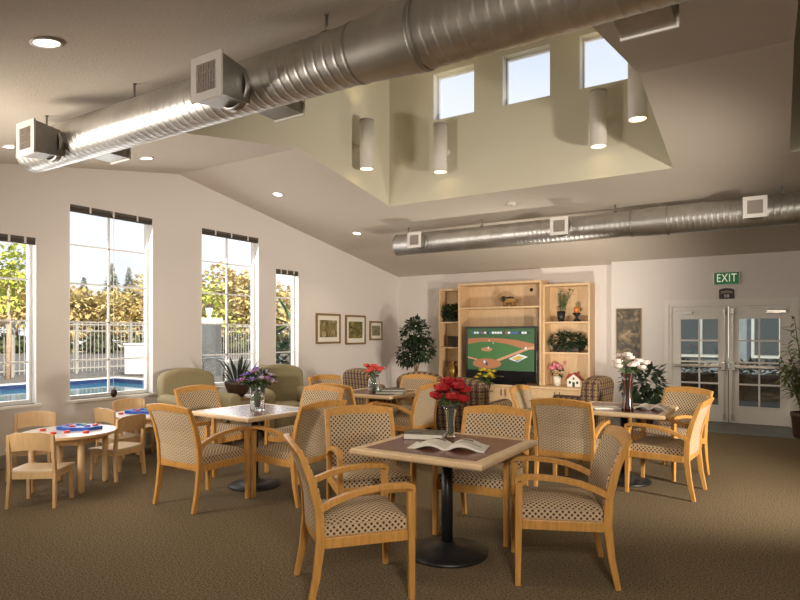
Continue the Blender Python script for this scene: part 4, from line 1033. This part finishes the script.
# ================================================================== OUTSIDE
GZ = -.12
PX0, PX1, PY0, PY1 = -20.6, -14.7, 2, 13.0
m = MB()
for x0, x1, y0, y1 in ((-170, PX0, -70, 120), (PX1, 60, -70, 120), (PX0, PX1, -70, PY0), (PX0, PX1, PY1, 120)): m.box(x0, x1, y0, y1, GZ-.5, GZ-.05)
m.box(PX0, PX1, PY0, PY1, GZ-.5, GZ-.40); struct('trim_3', m, M['sand'])
m = MB()
for x0, x1, y0, y1 in ((PX1, XL-.18, -12, 30), (-25, PX0, -12, 30), (PX0, PX1, -12, PY0), (PX0, PX1, PY1, 30)): m.box(x0, x1, y0, y1, GZ-.04, GZ)
struct('trim_4', m, M['patio'])
m = MB(); m.box(-52, -25.05, -40, 60, GZ-.049, GZ-.03); struct('trim_5', m, M['asphalt'])
t = thing('swimming_pool', 'blue swimming pool outside the left windows', 'pool', (-17.6, 7.5, GZ))
q = MB()
for x0, x1, y0, y1 in ((PX0, PX0+.08, PY0, PY1), (PX1-.08, PX1, PY0, PY1), (PX0, PX1, PY0, PY0+.08), (PX0, PX1, PY1-.08, PY1)): q.box(x0+17.6, x1+17.6, y0-7.5, y1-7.5, -.35, -.001)
q.build('tile_band', M['poolblue'], t)
q = MB(); q.box(PX0+17.68, PX1+17.52, PY0-7.42, PY1-7.58, -.34, -.14); q.build('water', M['water'], t)
q = MB()
for x0, x1, y0, y1 in ((PX0-.3, PX0, PY0-.3, PY1+.3), (PX1, PX1+.3, PY0-.3, PY1+.3), (PX0, PX1, PY0-.3, PY0), (PX0, PX1, PY1, PY1+.3)): q.box(x0+17.6, x1+17.6, y0-7.5, y1-7.5, .001, .03)
q.build('coping', M['white'], t)
# fence panels
fx = -24.2
def make_panel():
    t = thing('fence_panel', '', 'fence', (fx, 0, GZ), 0, 'white picket fence panels by the pool')
    W = 2.4; q = MB()
    for k in range(14): yy = .09+k*W/14; q.box(-.012, .012, yy, yy+.026, .08, 2.12)
    q.build('pickets', M['fence'], t)
    q = MB()
    for z in (.2, 1.72, 1.98): q.box(-.022, .022, .06, W, z, z+.05)
    q.build('rails', M['fence'], t)
    q = MB(); q.box(-.04, .04, -.02, .06, 0, 2.2); q.build('post', M['fence'], t); return t
fp = make_panel()
for k in range(9): place(fp, k == 0, (fx, 1.5+k*2.42, GZ), 0, 'white picket fence panel beyond the pool, seen through the windows')
def tree(name, x, y, h, crown, mt, bk, label, grp, seed, n=500, base=.3, tr=.12, leaf=.35):
    t = thing(name, label, 'tree', (x, y, GZ-.05), 0, grp); R = random.Random(seed)
    q = MB(); q.tube([(0, 0, 0), (R.uniform(-.1, .1), R.uniform(-.1, .1), h*.4), (0, 0, h*.8)], [tr, tr*.8, tr*.3], None, 8); q.build('trunk', bk, t)
    q = MB(); per = n//8
    for k in range(8):
        a = R.uniform(0, 2*PI); rr = crown*R.uniform(.1, .62)
        c = (rr*math.cos(a), rr*math.sin(a), h*(base+(1-base)*R.uniform(.22, .86)))
        q.foliage(c, (crown*.55, crown*.55, h*(1-base)*.26), per, leaf, leaf*.38, None, .2, R)
    q.build('crown', mt, t)
k = 0
R4 = random.Random(77)
for i in range(9):
    f = i/8; px = -25+f*335; d = 62+R4.uniform(-3, 5); lat = (px-400)/FP*d
    X, Y = cw(lat, d); h = R4.uniform(6.3, 7.6)
    tree('golden_tree', X, Y, h, 3.4, M['gold'], M['bark'], 'golden autumn tree in the row beyond the pool fence', 'golden trees beyond the fence', 100+i, 2200, .05, .2, .6)
for i, (px, top, d) in enumerate(((112, 262, 78), (129, 266, 82), (84, 276, 76), (228, 279, 78), (246, 284, 80))):
    X, Y = cw((px-400)/FP*d, d); h = CH+(HY-top)/FP*d
    t = thing('conifer', 'dark conifer rising above the golden trees', 'tree', (X, Y, GZ-.05), 0, 'conifers above the golden trees')
    q = MB(); q.tube([(0, 0, 0), (0, 0, h)], [.25, .03], None, 8); q.build('trunk', M['bark'], t)
    q = MB(); R = random.Random(300+i)
    for j in range(800):
        u = R.random()**.8; z = h*(.25+.75*u); r = (1-u)*h*.24*R.uniform(.4, 1)+.03; a = R.uniform(0, 2*PI)
        q.leaf((r*math.cos(a)*.4, r*math.sin(a)*.4, z), (math.cos(a), math.sin(a), -.25), (0, 0, 1), .22+r*.75, .05+r*.12)
    q.build('needles', M['conifer'], t)
for px, d, h, lb in ((8, 21.5, 5.0, 'lime leaved young tree with pale trunk by the pool, leftmost window'), (203, 27, 3.9, 'lime leaved tree behind the lamp pillar')):
    X, Y = cw((px-400)/FP*d, d)
    tree('lime_tree', X, Y, h, 1.15 if d < 22 else 1.5, M['leafy'], M['palebark'], lb, None, 500+int(px), 520, .42, .10, .24)
# hedge beyond road
for i in range(7):
    px = 10+i*45; d = 50; X, Y = cw((px-400)/FP*d, d)
    q = MB(); R = random.Random(i); q.foliage((0, 0, .7), (1.6, 1.6, .75), 260, .5, .2, None, .1, R); q.ball((0, 0, .55), (1.4, 1.4, .6))
    o = q.build('roadside_shrub', M['hedge']); o.location = (X, Y, GZ); tag(o, 'dark green shrub beyond the road seen through the fence', 'shrub', 'shrubs beyond the road')
# parked cars
def car(px, d, rz, label):
    X, Y = cw((px-400)/FP*d, d); t = thing('car', label, 'car', (X, Y, GZ-.03), rz)
    q = MB(); q.prism([(-2.2, .35), (-2.25, .75), (-1.9, .92), (-1.3, .98), (-.7, 1.42), (.9, 1.45), (1.6, 1.02), (2.15, .90), (2.25, .6), (2.2, .35)], 'y', -.85, .85); q.build('body', M['carw'], t)
    q = MB()
    for s in (-1, 1): q.prism([(-1.15, 1.0), (-.65, 1.36), (.85, 1.38), (1.4, 1.02)], 'y', s*.852, s*.86)
    q.build('side_windows', M['cargl'], t)
    for x in (-1.4, 1.4):
        for s in (-1, 1):
            q = MB(); q.lathe([(.001, -.1), (.33, -.1), (.33, .1), (.001, .1)], None, 18, Matrix.Translation((x, s*.78, .33)) @ Matrix.Rotation(PI/2, 4, 'X')); q.build('wheel', M['black'], t)
car(222, 57, .75, 'white car parked beyond the fence, third window'); car(22, 57, .7, 'white car parked beyond the fence, leftmost window'); car(100, 57, .7, 'white car parked beyond the fence, pool window')
# pillar with lantern
X, Y = cw((209-400)/FP*23.2, 23.2)
t = thing('gate_pillar', 'grey pillar with white cap seen through third window', 'pillar', (X, Y, GZ), YAW)
q = MB(); q.box(-.36, .36, -.36, .36, 0, 2.0); q.build('shaft', M['shaft'], t)
q = MB(); q.box(-.42, .42, -.42, .42, 2.0, 2.24, bev=.03); q.build('cap', M['white'], t)
t = thing('pillar_lantern', 'white lantern standing on the grey pillar', 'lamp', (X, Y, GZ+2.24), YAW)
q = MB(); q.lathe([(.001, 0), (.10, 0), (.05, .05), (.05, .12), (.001, .12)], None, 12); q.build('lantern_base', M['white'], t)
q = MB(); q.lathe([(.10, .12), (.16, .40), (.001, .40)], None, 8, None, False); q.build('lantern_glass', M['mat_board'], t)
q = MB(); q.lathe([(.18, .40), (.06, .52), (.001, .54)], None, 8, None, False); q.build('lantern_roof', M['terra'], t)
X, Y = cw((137-400)/FP*23.6, 23.6)
t = thing('white_cabinet', 'white pump cabinet standing inside the fence, pool window', 'cabinet', (X, Y, GZ), YAW)
q = MB(); q.box(-.36, .36, -.3, .3, .05, 1.18, bev=.02); q.build('cabinet_body', M['white'], t)
q = MB(); q.box(-.40, .40, -.34, .34, 1.18, 1.26, bev=.015); q.build('cabinet_lid', M['white'], t)
# pool rail
X, Y = cw((210-400)/FP*15.5, 15.5)
t = thing('pool_handrail', 'arched steel pool handrail seen through the third window', 'handrail', (X, Y, GZ), YAW)
for dy in (0, .5):
    q = MB(); q.tube([(-.35, dy, 0), (-.35, dy, .85)]+[(-.35*math.cos(a), dy, .85+.16*math.sin(a)) for a in [PI*j/8 for j in range(1, 8)]]+[(.35, dy, .85), (.35, dy, 0)], .022); q.build('rail', M['chrome'], t)
# yucca and shrub by the narrow window
X, Y = cw((292-400)/FP*15.2, 15.2)
t = thing('fan_palm', 'small fan palm outside the narrow window', 'tree', (X, Y, GZ))
q = MB(); q.tube([(0, 0, 0), (.05, 0, 1.2), (0, 0, 1.9)], [.14, .11, .09], None, 10); q.build('trunk', M['bark'], t)
q = MB(); R = random.Random(9)
for k in range(26):
    a = R.uniform(0, 2*PI); e = R.uniform(-.5, 1.1); d = Vector((math.cos(a)*math.cos(e), math.sin(a)*math.cos(e), math.sin(e))); q.leaf(Vector((0, 0, 1.9))+d*.15, d, (0, 0, 1), R.uniform(.6, .95), .07)
q.build('fronds', M['leaf2'], t)
X, Y = cw((287-400)/FP*13.4, 13.4)
q = MB(); q.foliage((0, 0, .75), (.42, .42, .72), 420, .2, .05, None, .2, R); q.tube([(0, 0, 0), (0, 0, .8)], .03); o = q.build('dark_shrub', M['leaf']); o.location = (X, Y, GZ); tag(o, 'dark shrub outside the narrow window below the palm', 'shrub')
# porch seen through the doors
m = MB(); m.box(-9, 8, YB+.25, 24, GZ-.04, GZ+.02); struct('trim_6', m, M['patio'])
t = thing('neighbour_building', 'grey building with white framed windows seen through the doors', 'building', (0, 21, GZ))
q = MB(); q.box(-9, 9, 0, 4, 0, 5); q.build('wall', M['stucco'], t)
for x in (-6.2, -4.1, -2.0, .1, 2.2):
    q = MB(); q.box(x-.75, x+.75, -.05, -.001, .9, 2.6); w = q.build('window', M['white'], t)
    q = MB(); q.box(x-.65, x-.04, -.06, -.051, 1.0, 2.5); q.box(x+.04, x+.65, -.06, -.051, 1.0, 2.5); q.build('pane', M['farpane'], w)
t = thing('shade_canopy', 'added canopy out of view, shading the doorway outside', 'canopy', (-.7, 13.6, 0))  # unseen canopy, added to darken the view behind the door glass
q = MB(); q.box(-5, 5, -1.5, 3.6, 2.75, 2.95); q.build('canopy_roof', M['stucco'], t)
for x in (-4.7, 4.7): q = MB(); q.box(x-.1, x+.1, 3.3, 3.5, GZ, 2.75); q.build('canopy_post', M['white'], t)
for i, x in enumerate((-4.0, -2.2, -.4, 1.4)):
    q = MB(); R = random.Random(40+i); q.foliage((0, 0, .55), (.88, .5, .34), 520, .16, .05, None, .1, R); q.box(-.8, .8, -.35, .35, .02, .55); o = q.build('porch_hedge', M['hedge']); o.location = (x, 17.9, GZ+.02); tag(o, 'low hedge plant outside, seen through the door glass', 'shrub', 'hedge plants outside the doors')
q = MB(); q.box(-5, 4, 0, .25, 0, .62); o = q.build('planter_wall', M['brownwall']); o.location = (0, 16.9, GZ+.02); tag(o, 'low brown planter wall outside, seen through the lower door glass', 'wall')
# ================================================================== LIGHT
w = bpy.data.worlds.new('sky'); bpy.context.scene.world = w; w.use_nodes = True; nt = w.node_tree; bg = nt.nodes['Background']
tc = N(nt, 'ShaderNodeTexCoord'); sx_ = N(nt, 'ShaderNodeSeparateXYZ'); L(nt, tc.outputs['Generated'], sx_.inputs[0])
r = N(nt, 'ShaderNodeValToRGB'); e = r.color_ramp.elements
e[0].position = 0; e[0].color = (.96, .97, .96, 1); e[1].position = .5; e[1].color = (.42, .51, .66, 1); x = e.new(.24); x.color = (.88, .92, .96, 1)
L(nt, sx_.outputs[2], r.inputs['Fac'])
no = N(nt, 'ShaderNodeTexNoise'); no.inputs['Scale'].default_value = 3.2; no.inputs['Detail'].default_value = 6; L(nt, tc.outputs['Generated'], no.inputs['Vector'])
rr = N(nt, 'ShaderNodeValToRGB'); rr.color_ramp.elements[0].position = .45; rr.color_ramp.elements[1].position = .7; L(nt, no.outputs['Fac'], rr.inputs['Fac'])
n = N(nt, 'ShaderNodeMix', data_type='RGBA'); L(nt, rr.outputs['Color'], n.inputs[0]); L(nt, r.outputs['Color'], n.inputs[6]); n.inputs[7].default_value = (.72, .75, .80, 1)
L(nt, n.outputs[2], bg.inputs['Color']); bg.inputs['Strength'].default_value = 1.45
s = bpy.data.lights.new('sun', 'SUN'); s.energy = 8.5; s.angle = .01; s.color = (1, .90, .72)
so = bpy.data.objects.new('sun', s); C.objects.link(so); so.rotation_euler = Vector((-.72, .30, -.55)).to_track_quat('-Z', 'Y').to_euler()
def area(loc, tgt, e, sx, sy, col):
    l = bpy.data.lights.new('unseen_lamp', 'AREA'); l.energy = e; l.shape = 'RECTANGLE'; l.size = sx; l.size_y = sy; l.color = col
    o = bpy.data.objects.new('unseen_lamp', l); C.objects.link(o); o.location = loc; o.rotation_euler = (Vector(tgt)-Vector(loc)).to_track_quat('-Z', 'Y').to_euler(); return o
# added area lamps outside the windows, standing in for daylight
for y0, y1, zt in WIN: area((XL-.45, (y0+y1)/2, (SILL+zt)/2), (XL+2, (y0+y1)/2, .9), 34*(y1-y0), y1-y0, zt-SILL, (1, .97, .94)).data.specular_factor = .25
# the photographer's lamps on stands, left front and right; added fill by the camera
def strobe(loc, tgt, e, size, blend, r, col=(1, .905, .775)):
    o = spot(loc, Vector(tgt)-Vector(loc), e, size, col, r, blend); o.name = 'unseen_lamp'; return o
strobe((-5.9, .9, 1.8), (-4.0, 6.0, 2.9), 480, 2.3, .9, .6).data.specular_factor = .12
strobe((2.5, 5.2, 1.5), (-5.0, 8.4, 1.25), 1150, 1.42, .7, .2)
# a lamp standing low behind the furniture, lighting the back of the room upwards
strobe((-2.75, 8.95, .85), (-4.4, 10.4, 2.6), 210, 2.6, .8, .15).data.specular_factor = .4
strobe((.6, .1, 2.4), (-1.9, 4.6, .5), 400, 1.75, .9, .35)  # unseen fill lamp, added to brighten the foreground chairs and floor
# ================================================================== CAMERA
cd = bpy.data.cameras.new('camera'); cam = bpy.data.objects.new('camera', cd); C.objects.link(cam)
cd.sensor_width = 36; cd.sensor_fit = 'HORIZONTAL'; cd.lens = 36*FP/800; cd.shift_y = (HY-300)/800; cd.clip_start = .03; cd.clip_end = 400
cam.location = (0, 0, CH); cam.rotation_euler = (PI/2, 0, YAW)
sc_ = bpy.context.scene; sc_.camera = cam
sc_.view_settings.view_transform = 'Standard'; sc_.view_settings.look = 'None'; sc_.view_settings.exposure = 0.0; sc_.view_settings.gamma = 1; sc_.view_settings.use_curve_mapping = False
